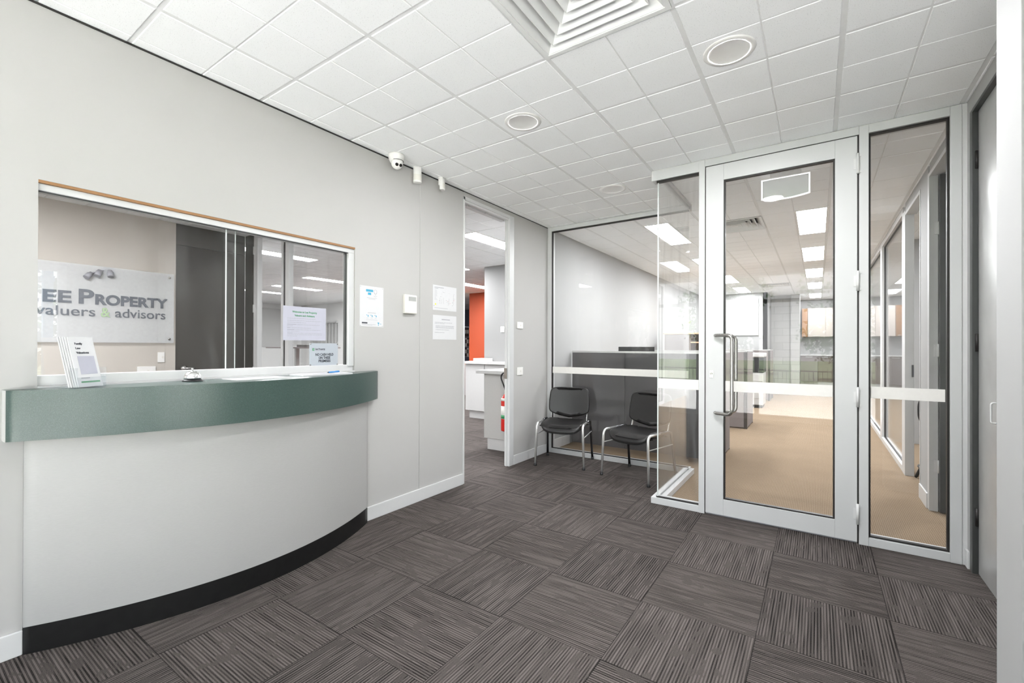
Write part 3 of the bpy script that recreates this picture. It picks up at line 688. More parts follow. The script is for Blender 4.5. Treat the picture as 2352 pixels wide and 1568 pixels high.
# exit sign (blank back towards us)
t = thing('exit_luminaire', 'frosted curved emergency luminaire with glowing rim hanging behind the glass door', 'emergency light', (-.22, 4.30, H))
MB().box(-.33, -.11, 4.275, 4.335, H-.035, H).build('ceiling_mount', 'plastic_w', t, bev=.006)
def bow(x0, x1, za, zb, sag, th):
    o = []; n = 16
    for i in range(n+1): o.append((x0+(x1-x0)*i/n, zb))
    for i in range(n+1): u = 1-i/n; o.append((x0+(x1-x0)*u, za-sag*(1-(2*u-1)**2)))
    return o
for nm_, m_, e_ in (('edge_rim', 'sign_rim', 0.0), ('face_plate', 'sign_face', .010)):
    pl = bow(-.395+e_, -.050-e_, 2.508+e_, 2.675-e_, .018, 0); q = MB().prism([(a, b) for a, b in pl], 0, 1)
    th = .008 if e_ == 0 else .010
    q.v = [(v[0], 4.30+(v[2]-.5)*th, v[1]) for v in q.v]; q.build(nm_, m_, t)

# ---- ceiling/wall security devices
t = thing('security_camera', 'white dome security camera with two black lenses at the wall top', 'camera', (-2.60, 2.285, H))
MB().lathe([(.058, 0), (.060, -.012), (.056, -.035), (.046, -.055), (.030, -.060)], (-2.62, 2.285, H), 32).build('base', 'plastic_w', t)
ce = Vector((-2.612, 2.285, H-.062)); ball = MB(); seg, rg = 28, 14
vs = []; fs = []
for i in range(rg+1):
    a = math.pi*i/rg
    for k in range(seg): b_ = 2*math.pi*k/seg; vs.append((ce.x+.044*math.sin(a)*math.cos(b_), ce.y+.044*math.sin(a)*math.sin(b_), ce.z+.048*math.cos(a)))
for i in range(rg):
    for k in range(seg): fs.append((i*seg+k, i*seg+(k+1) % seg, (i+1)*seg+(k+1) % seg, (i+1)*seg+k))
bl = ball.add(vs, fs, True).build('eyeball', 'plastic_w', t)
dv = Vector((.80, -.28, -.62)).normalized(); sd_ = dv.cross(Vector((0, 0, 1))).normalized(); u_ = sd_.cross(dv)
for sgn in (-1, 1):
    c0 = ce+dv*.036+sd_*(sgn*.0145)
    q = MB().tube([c0, c0+dv*.0095], .0115, 16); q.build('lens', 'gasket', bl)
MB().tube([ce+Vector((.047*math.cos(a), .047*math.sin(a), .012)) for a in [math.radians(-75+150*i/14) for i in range(15)]], .0018, 6).build('shadow_ring', 'gasket', bl)
def pir(x, y, z, rz, label, sc_=1.0):
    t = thing('motion_sensor', label, 'motion sensor', (x, y, z), rz, 'white motion sensors')
    prof = []
    for i in range(17): a = -math.pi/2+math.pi*i/16; prof.append((.012+.022*math.cos(a), .032*math.sin(a)))
    prof = [(-.014, -.032)]+prof+[(-.014, .032)]
    MB().prism([(a*sc_, b*sc_) for a, b in prof], -.062*sc_, .055*sc_, True).build('body', 'plastic_w', t, bev=.003, local=True)
    lens = []
    for i in range(17): a = math.radians(-70+140*i/16); lens.append(((.012+.0235*math.cos(a))*sc_, .0335*math.sin(a)*sc_))
    lens += [((.012)*sc_, .02*sc_), (.012*sc_, -.02*sc_)]
    MB().prism(lens, -.045*sc_, 0*sc_, True).build('fresnel_lens', 'plastic_cream', t, local=True)
    MB().box(-.030*sc_, -.012*sc_, -.022*sc_, .022*sc_, -.01*sc_, H-z).box(-.03*sc_, .02*sc_, -.03*sc_, .03*sc_, H-z-.008, H-z).build('bracket', 'plastic_w', t, local=True)
    return t
pir(-2.665, 2.542, 2.645, math.radians(-38), 'white motion sensor between the dome camera and the smaller swivelled sensor')
pir(-2.660, 2.82, 2.655, math.radians(25), 'smaller swivelled white motion sensor, nearest the open doorway', .80)

# ---- reception counter
def bulge(y0, x0, y1, x1, sag, n=48, ex=2.0, sk=0.0):
    o = []
    for i in range(n+1):
        u = i/n; tt = 2*u-1; tt2 = tt+sk*(1-tt*tt); o.append((x0+(x1-x0)*u+sag*(1-abs(tt2)**ex), y0+(y1-y0)*u))
    return o
rc = thing('reception_counter', 'curved pale grey reception counter with a thick green top built against the left wall', 'counter', (-2.56, 1.24, 0))
bp = bulge(.392, -2.690, 2.082, -2.678, .243)
sp = bulge(.335, -2.648, 2.155, -2.662, .285)
def with_wall(p_): return [(W+.0005, p_[0][1])]+p_+[(W+.0005, p_[-1][1])]
MB().prism(with_wall(bp), .112, .886, True).build('front_panel', 'grey_lam', rc)
MB().prism(with_wall([(a-.001, b) for a, b in bp]), 0, .112, True).build('kickboard', 'kick', rc)
ct = MB().prism(with_wall(sp), .886, HZ0+.004, True).build('countertop', 'green_lam', rc)
MB().box(W+.001, -2.6485, .3315, .3348, .886, HZ0+.004).build('edge_strip', 'cab_grey', ct)
CT = HZ0+.004

# service bell
t = thing('service_bell', 'chrome service bell with black base on the counter', 'bell', (-2.625, .965, CT))
bx, by = -2.625, .965
MB().lathe([(.044, 0), (.044, .004), (.036, .012), (.020, .016)], (bx, by, CT), 32).build('base', 'black', t)
MB().lathe([(.038, .014), (.0385, .018), (.035, .032), (.027, .043), (.015, .050), (.004, .0515), (.004, .052)], (bx, by, CT), 40).build('dome', 'chrome', t)
MB().lathe([(.003, .05), (.003, .060), (.005, .060), (.0055, .064), (.003, .066)], (bx, by, CT), 16).build('button', 'chrome', t)

# brochure holder and brochures
bh = thing('brochure_holder', 'clear acrylic brochure stand at the left end of the counter', 'brochure stand', (-2.615, .560, CT), math.radians(30))
hm = MB().box(-.004, -.002, -.060, .060, .004, .095).box(.030, .033, -.060, .060, .001, .045).box(-.004, .033, -.062, -.060, .001, .085).box(-.004, .033, .060, .062, .001, .085).box(-.06, .033, -.060, .060, .0, .003)
hm.build('pocket', 'acrylic', bh, local=True)
lean = MB(); lean.add([(-.006, -.06, .003), (-.006, .06, .003), (-.045, .06, .16), (-.045, -.06, .16), (-.008, -.06, .003), (-.008, .06, .003), (-.047, .06, .16), (-.047, -.06, .16)], [(0, 1, 2, 3), (7, 6, 5, 4), (0, 4, 5, 1), (2, 6, 7, 3), (1, 5, 6, 2), (0, 3, 7, 4)])
lean.build('back_plate', 'acrylic', bh, local=True)
BL = ['rearmost white brochure in the clear stand', 'white brochure fourth from the front of the stand', 'white brochure third from the front of the stand', 'white brochure directly behind the front one', 'front brochure in the clear stand with a green band at its foot']
ang = math.radians(30); bw = .104; bht = .212
for k in range(5):
    b = thing('brochure', BL[k], 'brochure', (-2.615, .560, CT), ang, 'brochures in the acrylic stand')
    dx = .004+k*.0052; dy = -.020+k*.005; tilt = -.055
    q = MB(); y0_, y1_ = -bw/2+dy, bw/2+dy
    def P_(y, z, o=0): return (dx+o+tilt*(z/bht), y, z+.004)
    q.add([P_(y0_, 0), P_(y1_, 0), P_(y1_, bht), P_(y0_, bht), P_(y0_, 0, .0035), P_(y1_, 0, .0035), P_(y1_, bht, .0035), P_(y0_, bht, .0035)], [(0, 1, 2, 3), (7, 6, 5, 4), (0, 4, 5, 1), (2, 6, 7, 3), (1, 5, 6, 2), (0, 3, 7, 4)])
    q.build('cover', 'paper', b, local=True)
    if k == 4:
        R_ = Vector((0, 1, 0)); U_ = Vector((tilt/bht, 0, 1)).normalized(); o0 = Vector((dx+.0042, 0, .004))
        rot = Matrix.Rotation(ang, 3, 'Z')
        for i, s_ in enumerate(('Family', 'Law', 'Valuations')):
            z_ = bht-.026-i*.020
            tx_ = text(s_, .0125, 'title', 'ink', None, (0, 0, 0), R_, U_, bold=.0003)
            off = o0+R_*(y0_+.022)+U_*z_
            for v in tx_.data.vertices: v.co = v.co+off
            tx_.parent = b
        g1 = MB(); 
        def quad(a0, a1, b0, b1, o=.0006): 
            pts = [o0+R_*a+U_*z+Vector((o, 0, 0)) for a, z in ((a0, b0), (a1, b0), (a1, b1), (a0, b1))]; pts2 = [p_-Vector((.0008, 0, 0)) for p_ in pts]
            return MB().add(pts+pts2, [(0, 1, 2, 3), (7, 6, 5, 4), (0, 4, 5, 1), (2, 6, 7, 3), (1, 5, 6, 2), (0, 3, 7, 4)])
        quad(y0_+.015, y0_+.094, .018, .025).build('green_band', 'ink_green', b, local=True)
        quad(y0_+.022, y0_+.092, .055, .135, .0003).build('cover_picture', 'paper_blue', b, local=True)
        quad(y0_+.018, y0_+.054, .037, .040).build('imprint', 'ink_grey', b, local=True)

# papers, clipboard, pen on the counter
def sheet(name, label, cat, cx_, cy_, w_, l_, rz, z, m, th=.0015, grp=None, lines=0):
    t = thing(name, label, cat, (cx_, cy_, z), rz, grp)
    MB().box(-w_/2, w_/2, -l_/2, l_/2, 0, th).build('sheet', m, t, local=True)
    if lines:
        q = MB()
        for i in range(lines): x_ = -w_/2+.03+i*(w_-.06)/max(1, lines-1); q.box(x_, x_+.002, -l_/2+.02, l_/2-.02-.04*(i % 3), th, th+.0003)
        q.build('printed_lines', 'ink_grey', t, local=True)
    return t
sheet('paper_sheet', 'white sheet lying flat on the counter beside the bell', 'paper', -2.595, 1.27, .18, .30, .0, CT, 'paper', .001, None, 0)
sheet('form_pad', 'white visitor form pad with printed lines at the right end of the counter', 'paper', -2.585, 1.66, .16, .33, math.radians(-2), CT, 'paper', .008, None, 8)
t = thing('pen', 'blue pen on the visitor form pad', 'pen', (-2.60, 1.755, CT+.0085), math.radians(18))
MB().tube([(0, -.055, .0045), (0, .05, .0045)], .0042, 12).build('barrel', 'blue_pen', t, local=True)
MB().tube([(0, -.068, .0045), (0, -.055, .0045)], [.001, .0038], 12).build('tip', 'ink', t, local=True)
MB().box(-.0015, .0015, .012, .05, .0085, .0105).build('clip', 'blue_pen', t, local=True)

# ---- notices
def wall_notice(name, label, cat, x, y0, y1, z0, z1, m='paper', group=None, th=.0012):
    t = thing(name, label, cat, (x, (y0+y1)/2, (z0+z1)/2), 0, group)
    MB().box(x, x+th, y0, y1, z0, z1).build('sheet', m, t); return t
def marks(t, x, rects, m, name='printed_text'):
    q = MB()
    for (a, b, c_, e_) in rects: q.box(x, x+.0004, a, b, c_, e_)
    return tag(q.build(name, m, t), kind='stuff')
gx = hx+.0145
t = wall_notice('welcome_notice', 'pale lilac welcome notice taped inside the hatch glass over the mullion', 'notice', gx, 1.497, 1.790, 1.306, 1.522, 'paper_blue')
text('Welcome to Lee Property', .0170, 'heading', 'ink_green', t, (gx+.0014, 1.640, 1.482), bold=.0004, align='CENTER', width=.168)
text('Valuers and Advisors', .0170, 'heading', 'ink_green', t, (gx+.0014, 1.640, 1.459), bold=.0004, align='CENTER', width=.138)
rows = []; bolds = []; random.seed(3)
for z_, L_, bo in ((1.444, .19, 0), (1.430, .235, 0), (1.418, .125, 0), (1.405, .22, .06), (1.396, .035, 0), (1.384, .16, .022), (1.372, .23, .048), (1.362, .08, 0), (1.350, .24, .036), (1.341, .24, 0), (1.332, .065, 0)):
    y = 1.523
    if bo: bolds.append((y, y+bo, z_, z_+.0036)); y += bo+.006
    while y < 1.523+L_:
        wl = random.uniform(.006, .02); rows.append((y, min(y+wl, 1.523+L_), z_, z_+.0028)); y += wl+.003
marks(t, gx+.0012, rows, 'ink_lgrey'); marks(t, gx+.0012, bolds, 'ink_grey')
sx = hx+.016
t = wall_notice('cash_notice', 'small grey acrylic sign about cash in the lower right corner of the hatch', 'sign', sx, 1.671, 1.880, 1.140, 1.288, 'sign_panel', None, .003)
for i, s_ in enumerate(('NO CASH HELD', 'ON THESE', 'PREMISES')):
    text(s_, .0235, 'lettering', 'ink', t, (sx+.0034, 1.779, 1.205-i*.0215), bold=.0006, align='CENTER', width=(.132, .086, .088)[i])
text('Lee Property', .0125, 'logo_lettering', 'ink', t, (sx+.0034, 1.711, 1.246), bold=.0005, width=.072)
marks(t, sx+.0030, [(1.711, 1.783, 1.2385, 1.2425)], 'ink_grey')
marks(t, sx+.0030, [(1.690, 1.6945, 1.2385, 1.2555), (1.6965, 1.7045, 1.2475, 1.2555), (1.6965, 1.7045, 1.2385, 1.2455)], 'ink_green', 'logo_mark')
for yy in (1.676, 1.875):
    for zz in (1.145, 1.283): MB().lathe([(.0045, 0), (.0045, .004)], (sx+.003, yy, zz), 14, 'x').build('standoff', 'steel', t)
# posters on the wall between hatch and doorway
px_ = W+.0003
t = wall_notice('check_in_poster', 'white portrait poster with blue heading right of the hatch', 'poster', px_, 2.030, 2.240, 1.412, 1.708)
q = px_+.0012
marks(t, q, [(2.083, 2.146, 1.667, 1.684), (2.100, 2.128, 1.644, 1.661)], 'ink_blue', 'heading_box')
qq = MB()
for k in range(24):
    a = 2*math.pi*k/24; a2 = 2*math.pi*(k+1)/24
    qq.tube([(q+.0003, 2.167+.013*math.cos(a), 1.672+.014*math.sin(a)), (q+.0003, 2.167+.013*math.cos(a2), 1.672+.014*math.sin(a2))], .0008, 5)
qq.tube([(q+.0003, 2.155, 1.664), (q+.0003, 2.167, 1.645), (q+.0003, 2.179, 1.664)], .0008, 5).tube([(q+.0003, 2.152, 1.640), (q+.0003, 2.167, 1.634), (q+.0003, 2.182, 1.640)], .0008, 5).build('pin_symbol', 'ink_grey', t)
rows = [(2.09, 2.18, 1.622, 1.624), (2.105, 2.165, 1.614, 1.616), (2.10, 2.17, 1.512, 1.515), (2.085, 2.185, 1.462, 1.4635), (2.05, 2.17, 1.427, 1.429), (2.05, 2.14, 1.422, 1.4235)]
for i in range(3): rows += [(2.088+i*.036, 2.106+i*.036, 1.474, 1.4755)]
marks(t, q, rows, 'ink_lgrey')
marks(t, q, [(2.088+i*.036, 2.094+i*.036, 1.494, 1.500) for i in range(3)]+[(2.099+i*.036, 2.106+i*.036, 1.484, 1.497) for i in range(3)], 'ink_blue', 'step_icon')
marks(t, q, [(2.048, 2.096, 1.434, 1.444)], 'ink', 'badge')
tri = MB(); tri.add([(q+.0004, 2.186, 1.446), (q+.0004, 2.204, 1.446), (q+.0004, 2.195, 1.430), (q, 2.186, 1.446), (q, 2.204, 1.446), (q, 2.195, 1.430)], [(0, 2, 1), (3, 4, 5), (0, 1, 4, 3), (1, 2, 5, 4), (2, 0, 3, 5)]); tri.box(q, q+.0004, 2.192, 2.198, 1.423, 1.430).box(q, q+.0004, 2.206, 2.222, 1.434, 1.437).build('triangle_logo', 'ink_blue', t)
for yy in (2.038, 2.232):
    for zz in (1.420, 1.700): MB().lathe([(.003, 0), (.003, .002)], (q, yy, zz), 12, 'x').build('pin', 'alu', t)
t = thing('alarm_keypad', 'cream alarm keypad with grey display between the two groups of notices', 'keypad', (W, 2.49, 1.605))
MB().box(W, W+.028, 2.430, 2.560, 1.530, 1.680).build('housing', 'plastic_cream', t, bev=.006)
MB().box(W+.028, W+.0285, 2.468, 2.548, 1.630, 1.665).build('display', 'lcd', t)
MB().box(W+.028, W+.031, 2.440, 2.552, 1.534, 1.615).build('flap', 'plastic_cream', t, bev=.002)
t = wall_notice('evacuation_plan', 'laminated landscape plan with small coloured marks, upper sheet beside the doorway', 'notice', px_, 2.765, 3.066, 1.582, 1.797, 'paper')
random.seed(5); rows = [(2.785, 2.90, 1.776, 1.781), (2.785, 2.83, 1.766, 1.770), (2.785, 2.95, 1.600, 1.603)]
for i in range(9): rows.append((2.785, 2.785+random.uniform(.015, .035), 1.752-i*.010, 1.754-i*.010))
for i in range(10): x_ = random.uniform(2.84, 3.03); z_ = random.uniform(1.63, 1.75); rows.append((x_, x_+random.uniform(.01, .03), z_, z_+.0012))
for i in range(6): x_ = random.uniform(2.84, 3.03); rows.append((x_, x_+.0012, 1.64, random.uniform(1.67, 1.74)))
marks(t, q, rows, 'ink_lgrey')
marks(t, q, [(2.79, 2.806, 1.626, 1.640)], 'ink_yellow', 'yellow_mark')
for r_ in [(2.86, 2.865, 1.70, 1.705), (2.845, 2.85, 1.665, 1.67), (2.93, 2.935, 1.672, 1.677), (3.01, 3.015, 1.66, 1.665), (3.01, 3.015, 1.632, 1.637), (2.776, 2.782, 1.615, 1.621)]: MB().box(q, q+.0004, *r_).build('symbol', 'ink_grey', t)
for r_ in [(2.95, 2.954, 1.667, 1.671), (3.03, 3.034, 1.68, 1.684), (2.98, 2.984, 1.65, 1.654)]: MB().box(q, q+.0004, *r_).build('red_mark', 'red', t)
t = wall_notice('typed_notice', 'laminated typed sheet with lines of text, lower sheet beside the doorway', 'notice', px_, 2.766, 3.066, 1.330, 1.540, 'paper')
rows = [(2.875, 2.98, 1.500, 1.507)]
for i, (a, b) in enumerate(((2.79, 3.01), (2.79, 2.91), (2.80, 3.03), (2.80, 3.03), (2.80, 3.02), (2.80, 2.96), (2.79, 2.91))):
    z_ = (1.475, 1.466, 1.446, 1.437, 1.428, 1.412, 1.388)[i]; y = a
    while y < b: wl = random.uniform(.006, .022); rows.append((y, y+wl, z_, z_+.0035)); y += wl+.003
marks(t, q, rows, 'ink_lgrey')

# switch plates on the wall stub
def plate(name, label, y, z, w_=.114, h_=.072, grp=None, dot=True):
    t = thing(name, label, 'switch', (W, y, z), 0, grp)
    MB().box(W, W+.009, y-w_/2, y+w_/2, z-h_/2, z+h_/2).build('plate', 'plastic_w', t, bev=.003)
    MB().box(W+.009, W+.012, y+.005, y+.02, z-.01, z+.01).build('rocker', 'plastic_cream', t, bev=.001); return t
plate('wall_switch', 'white switch plate on the wall end beside the doorway, the upper of two', 4.112, 1.503, grp='switch plates')
plate('wall_switch', 'white switch plate on the wall end beside the doorway, the lower of two', 4.112, 1.000, .114, .085, 'switch plates')

# ---- sign in the reception office
SX = XB+.03
t = thing('reception_sign', 'frosted acrylic company sign with charcoal lettering on the reception office wall', 'sign', (SX, 1.2, 1.7))
MB().box(SX, SX+.010, .32, 2.085, 1.300, 2.095).build('panel', 'film_warm', t)
for yy in (.37, 2.04):
    for zz in (1.345, 2.05): MB().lathe([(.012, 0), (.012, .048)], (XB, yy, zz), 20, 'x').build('standoff', 'steel', t)
text('L', .205, 'lettering', 'letter_grey', t, (SX+.011, .885, 1.698), bold=.005, ext=.002)
text('EE', .165, 'lettering', 'letter_grey', t, (SX+.011, 1.005, 1.698), bold=.005, ext=.002, width=.205)
text('P', .205, 'lettering', 'letter_grey', t, (SX+.011, 1.262, 1.698), bold=.006, ext=.002, width=.118)
text('ROPERTY', .145, 'lettering', 'letter_grey', t, (SX+.011, 1.392, 1.698), bold=.006, ext=.002, width=.628)
text('valuers', .138, 'lettering', 'letter_grey', t, (SX+.011, .965, 1.570), bold=.001, ext=.002, width=.435)
text('&', .138, 'lettering', 'letter_green', t, (SX+.011, 1.440, 1.570), bold=.002, ext=.002, width=.075)
text('advisors', .138, 'lettering', 'letter_grey', t, (SX+.011, 1.555, 1.570), bold=.001, ext=.002, width=.445)
def xplate(name, label, x, y, z, w_, h_, grp):
    t = thing(name, label, 'switch', (x, y, z), 0, grp)
    MB().box(x, x+.010, y-w_/2, y+w_/2, z-h_/2, z+h_/2).build('plate', 'plastic_w', t, bev=.002)
    MB().box(x+.010, x+.013, y+.008, y+.026, z-.012, z+.012).build('rocker', 'plastic_cream', t)
xplate('wall_socket', 'small white portrait switch left of the dark door in the reception office', XB, 1.975, 1.135, .065, .115, 'reception office wall plates')
xplate('wall_socket', 'wide pale wall plate low beside the dark door in the reception office', XB, 1.84, .985, .17, .10, 'reception office wall plates')

t = thing('spotlight_bar', 'small grey triple spotlight above the frosted company sign', 'spotlight', (XB, 1.45, 2.05))
MB().box(XB, XB+.025, 1.46, 1.56, 2.02, 2.09).build('base', 'ink_grey', t, bev=.003)
for k_, (yy, zz) in enumerate(((1.51, 2.03), (1.43, 2.02), (1.365, 1.985))):
    aa = Vector((.35, -.35*k_, -.8)).normalized(); p0 = Vector((XB+.05, yy, zz+.03))
    MB().tube([(XB+.02, 1.50, 2.06), p0], .006, 8).tube([p0, p0+aa*.02, p0+aa*.022, p0+aa*.075], [.018, .018, .026, .026], 16).build('spot_head', 'ink_grey', t)

# ---- waiting chairs
def pad(fn, n=44, layers=None, thick=.05):
    """rounded cushion: fn(u) gives the outline (x, y); layers = [(inset 0..1, height)]"""
    out = [fn(2*math.pi*i/n) for i in range(n)]; return out
def cushion(outline, zf, thick, edge, m=None):
    """outline in 2D; zf(x,y) height of the mid surface; returns MB"""
    n = len(outline); cx_ = sum(p_[0] for p_ in outline)/n; cy_ = sum(p_[1] for p_ in outline)/n
    rings = []
    steps = []
    for i in range(7): a = math.pi*i/6; steps.append((edge*(1-math.sin(a)), thick/2*math.cos(a)))
    inner = [.25, .5, .75, .92]
    vs = []; fs = []; rr = []
    def ring(sc_, inset, dz):
        o = len(vs)
        for (x, y) in outline:
            dx, dy = x-cx_, y-cy_; L_ = math.hypot(dx, dy); k = sc_*(L_-inset)/L_; X_, Y_ = cx_+dx*k, cy_+dy*k
            vs.append((X_, Y_, zf(X_, Y_)+dz))
        rr.append(o)
    for s_ in inner: ring(s_, 0, thick/2)
    for ins, dz in steps: ring(1.0, ins, dz)
    for s_ in reversed(inner): ring(s_, 0, -thick/2)
    vs.append((cx_, cy_, zf(cx_, cy_)+thick/2)); vs.append((cx_, cy_, zf(cx_, cy_)-thick/2)); T, B = len(vs)-2, len(vs)-1
    for a, b in zip(rr[:-1], rr[1:]):
        for i in range(n): j = (i+1) % n; fs.append((a+i, b+i, b+j, a+j))
    for i in range(n): j = (i+1) % n; fs.append((T, rr[0]+i, rr[0]+j)); fs.append((B, rr[-1]+j, rr[-1]+i))
    return MB().add(vs, fs, True)
def superell(a, b, e, n=56, cx_=0, cy_=0):
    o = []
    for i in range(n):
        t_ = 2*math.pi*i/n; c_, s_ = math.cos(t_), math.sin(t_)
        o.append((cx_+a*math.copysign(abs(c_)**(2/e), c_), cy_+b*math.copysign(abs(s_)**(2/e), s_)))
    return o
def make_chair(label, loc, rz):
    t = thing('waiting_chair', label, 'chair', loc, rz, 'black vinyl waiting chairs')
    # seat (front is -y)
    def zs(x, y): return .440-.016*(1-(x/.24)**2)+.010*(y+.02)/.2-.05*max(0, (-y-.13)/.09)**2
    def outl():
        o = []
        for (x, y) in superell(.236, .208, 4.6): o.append((x*(1-.05*(y+.208)/.416), y-.012))
        return o
    st = cushion(outl(), zs, .044, .020); seat = st.build('seat', 'vinyl', t, local=True)
    sp_ = cushion([(x*.96, y*.95) for x, y in outl()], lambda x, y: zs(x, y)-.028, .020, .012); sp_.build('seat_shell', 'black', t, local=True)
    # backrest: outline in (x, z) mapped on a tilted, curved surface
    o2 = []
    for i in range(72):
        a = 2*math.pi*i/72; c_, s_ = math.cos(a), math.sin(a)
        x = .236*math.copysign(abs(c_)**(2/6.5), c_); z_ = .150*math.copysign(abs(s_)**(2/6.5), s_)
        if z_ < 0: z_ -= .042*max(0, math.cos(min(1, abs(x)/.215)*math.pi/2))**1.5
        z_ += .0; x *= (1-.05*max(0, z_/.15)**1.0)
        o2.append((x, z_))
    bk = cushion(o2, lambda x, z_: 0.0, .040, .018)
    def tb(v):
        x, z_, d_ = v; yb = .215+.16*z_-.028*(1-(x/.236)**2)*-1-d_*1.0
        return (x, yb-.0, .655+z_)
    bk.v = [tb(v) for v in bk.v]; bk.build('backrest', 'vinyl', t, local=True)
    # frame: four legs, each with the bend into the side rail
    for sx_ in (-1, 1):
        fx = .262*sx_; rxx = .247*sx_
        fl = MB().tube(smooth_path([(fx, -.235, .022), (rxx, -.222, .452), (rxx, -.02, .452)], .055, 8), .0125, 14, .0125); fo = fl.build('leg', 'leg_chrome', t, local=True)
        rl = MB().tube(smooth_path([(fx, .245, .022), (rxx, .185, .452), (rxx, -.02, .452)], .050, 8), .0125, 14, .0125); ro = rl.build('leg', 'chrome_dark', t, local=True)  # rear leg in a darker chrome than the front one
        MB().lathe([(.0155, 0), (.0165, .003), (.0145, .030)], (fx, -.235, 0), 16).build('foot_cap', 'black', fo, local=True)
        MB().lathe([(.0155, 0), (.0165, .003), (.0145, .030)], (fx, .245, 0), 16).build('foot_cap', 'black', ro, local=True)
        MB().tube([(fx*.985, -.228, .325), (fx*.985, .200, .325)], .0045, 8).build('brace', 'alu', t, local=True)
        MB().tube(smooth_path([(.20*sx_, .02, .425), (.205*sx_, .20, .428), (.205*sx_, .238, .56), (.205*sx_, .245, .62)], .04, 6), .011, 12, .006).build('back_support', 'chrome', t, local=True)
    MB().box(-.247, .247, -.13, -.10, .405, .415).box(-.247, .247, .11, .14, .405, .415).build('cross_rail', 'black', t, local=True)
    return t
make_chair('black vinyl stacking chair with chrome legs nearest the open doorway', (-2.300, 4.395, 0), math.radians(13.7))
make_chair('black vinyl stacking chair with chrome legs partly behind the return pane', (-1.462, 4.345, 0), math.radians(-14.2))

# ---- workstations in the open-plan office
def workstation(label, x0, x1, y0, dep, m_front, m_side, m_edge, split=None):
    t = thing('workstation', label, 'workstation', ((x0+x1)/2, y0, 0), 0, 'screened workstations')
    xs = [x0]+(split or [])+[x1-.045]
    for a, b in zip(xs[:-1], xs[1:]): MB().box(a+.002, b-.002, y0, y0+.05, .02, 1.195).build('screen_panel', m_front, t)
    MB().box(x1-.045, x1, y0+.05, y0+dep, .02, 1.195).build('side_panel', m_side, t)
    MB().box(x1-.045, x1, y0-.001, y0+.05, 0, 1.20).build('corner_post', m_edge, t)
    MB().box(x1-.044, x1-.001, y0+dep, y0+dep+.012, .0, 1.20).build('end_strip', m_edge, t)
    MB().box(x0, x1, y0-.003, y0+.053, 1.195, 1.217).box(x1-.048, x1+.003, y0+.053, y0+dep+.012, 1.195, 1.217).build('top_rail', 'alu', t)
    MB().box(x0+.01, x1-.05, y0+.055, y0+.75, .70, .725).build('worktop', 'cab_white', t)
    MB().box(x0+.02, x0+.05, y0+.1, y0+.7, 0, .70).build('leg', 'alu', t)
    return t
workstation('charcoal-screened workstation right behind the pane with the waiting chairs', W+.03, -.905, 5.33, .80, 'panel_grey', 'panel_mid', 'panel_grey', [-1.96])
workstation('mauve-grey screened workstation second back, seen through the glass door', -2.35, -.905, 7.80, .74, 'panel_mid', 'panel_mid', 'panel_edge')
workstation('brownish screened workstation farthest back, behind the copier', -2.4, -.93, 12.2, .85, 'panel_mid', 'panel_mid', 'panel_edge')
def monitor(x, y, zt, label, w_=.47):
    t = thing('monitor', label, 'monitor', (x, y, .725))
    MB().box(x-w_/2, x+w_/2, y, y+.02, zt-.30, zt).build('screen', 'black', t, bev=.004)
    MB().box(x-.03, x+.03, y+.02, y+.04, .74, zt-.12).box(x-.11, x+.11, y-.02, y+.14, .725, .737).build('stand', 'black', t)
monitor(-1.935, 5.66, 1.272, 'black monitor whose top edge shows above the charcoal workstation screen')

t = thing('copier', 'white office copier with dark upper half seen through the glass door', 'copier', (-1.16, 10.9, 0))
MB().box(-1.40, -.935, 10.65, 11.2, .06, .74).build('body', 'cab_white', t, bev=.015)
MB().box(-1.40, -.93, 10.64, 11.2, .74, 1.06).build('scanner_unit', 'black', t, bev=.01)
MB().box(-1.41, -.92, 10.62, 11.22, 1.06, 1.15).build('lid', 'cab_white', t, bev=.02)
MB().box(-1.38, -.96, 10.68, 11.17, 0, .06).build('base', 'black', t)
for z in (.20, .38, .56): MB().box(-1.38, -.955, 10.640, 10.650, z, z+.14).build('paper_tray', 'cab_white', t, bev=.004)
MB().box(-1.36, -1.22, 10.628, 10.640, .92, 1.02).build('control_panel', 'lcd', t)

t = thing('bookcase', 'tall grey bookcase with birch top behind the charcoal workstation', 'bookcase', (-2.03, 9.2, 0))
MB().box(-2.50, -2.47, 9.0, 9.35, 0, 1.52).box(-2.04, -2.01, 9.0, 9.35, 0, 1.52).box(-1.53, -1.50, 9.0, 9.35, 0, 1.52).box(-2.47, -1.53, 9.33, 9.35, 0, 1.52).build('carcass', 'cab_brown', t)
MB().box(-2.47, -2.04, 8.99, 9.0, .04, 1.51).build('door', 'panel_mid', t)
MB().box(-2.52, -1.48, 8.98, 9.36, 1.52, 1.545).build('top', 'timber_pale', t)
for z in (.05, .42, .80, 1.36-.2, 1.36): MB().box(-2.01, -1.53, 9.0, 9.33, z-.01, z+.012).build('shelf', 'timber_pale', t)
t = thing('glass_jar', 'small tan and glass jar on the bookcase top', 'jar', (-1.73, 9.1, 1.545))
MB().lathe([(.05, 0), (.055, .02), (.055, .10), (.03, .12), (.028, .14)], (-1.73, 9.1, 1.545), 24).build('body', 'cab_grey', t)
MB().lathe([(.031, .14), (.031, .165)], (-1.73, 9.1, 1.545), 24).build('stopper', 'timber_pale', t)
t = thing('plant_sprig', 'white pot with sparse pale green sprigs on the bookcase top', 'plant', (-2.15, 9.15, 1.545))
MB().lathe([(.04, 0), (.055, .01), (.06, .07), (.055, .07), (.05, .06)], (-2.15, 9.15, 1.545), 24).build('pot', 'plastic_w', t)
random.seed(11)
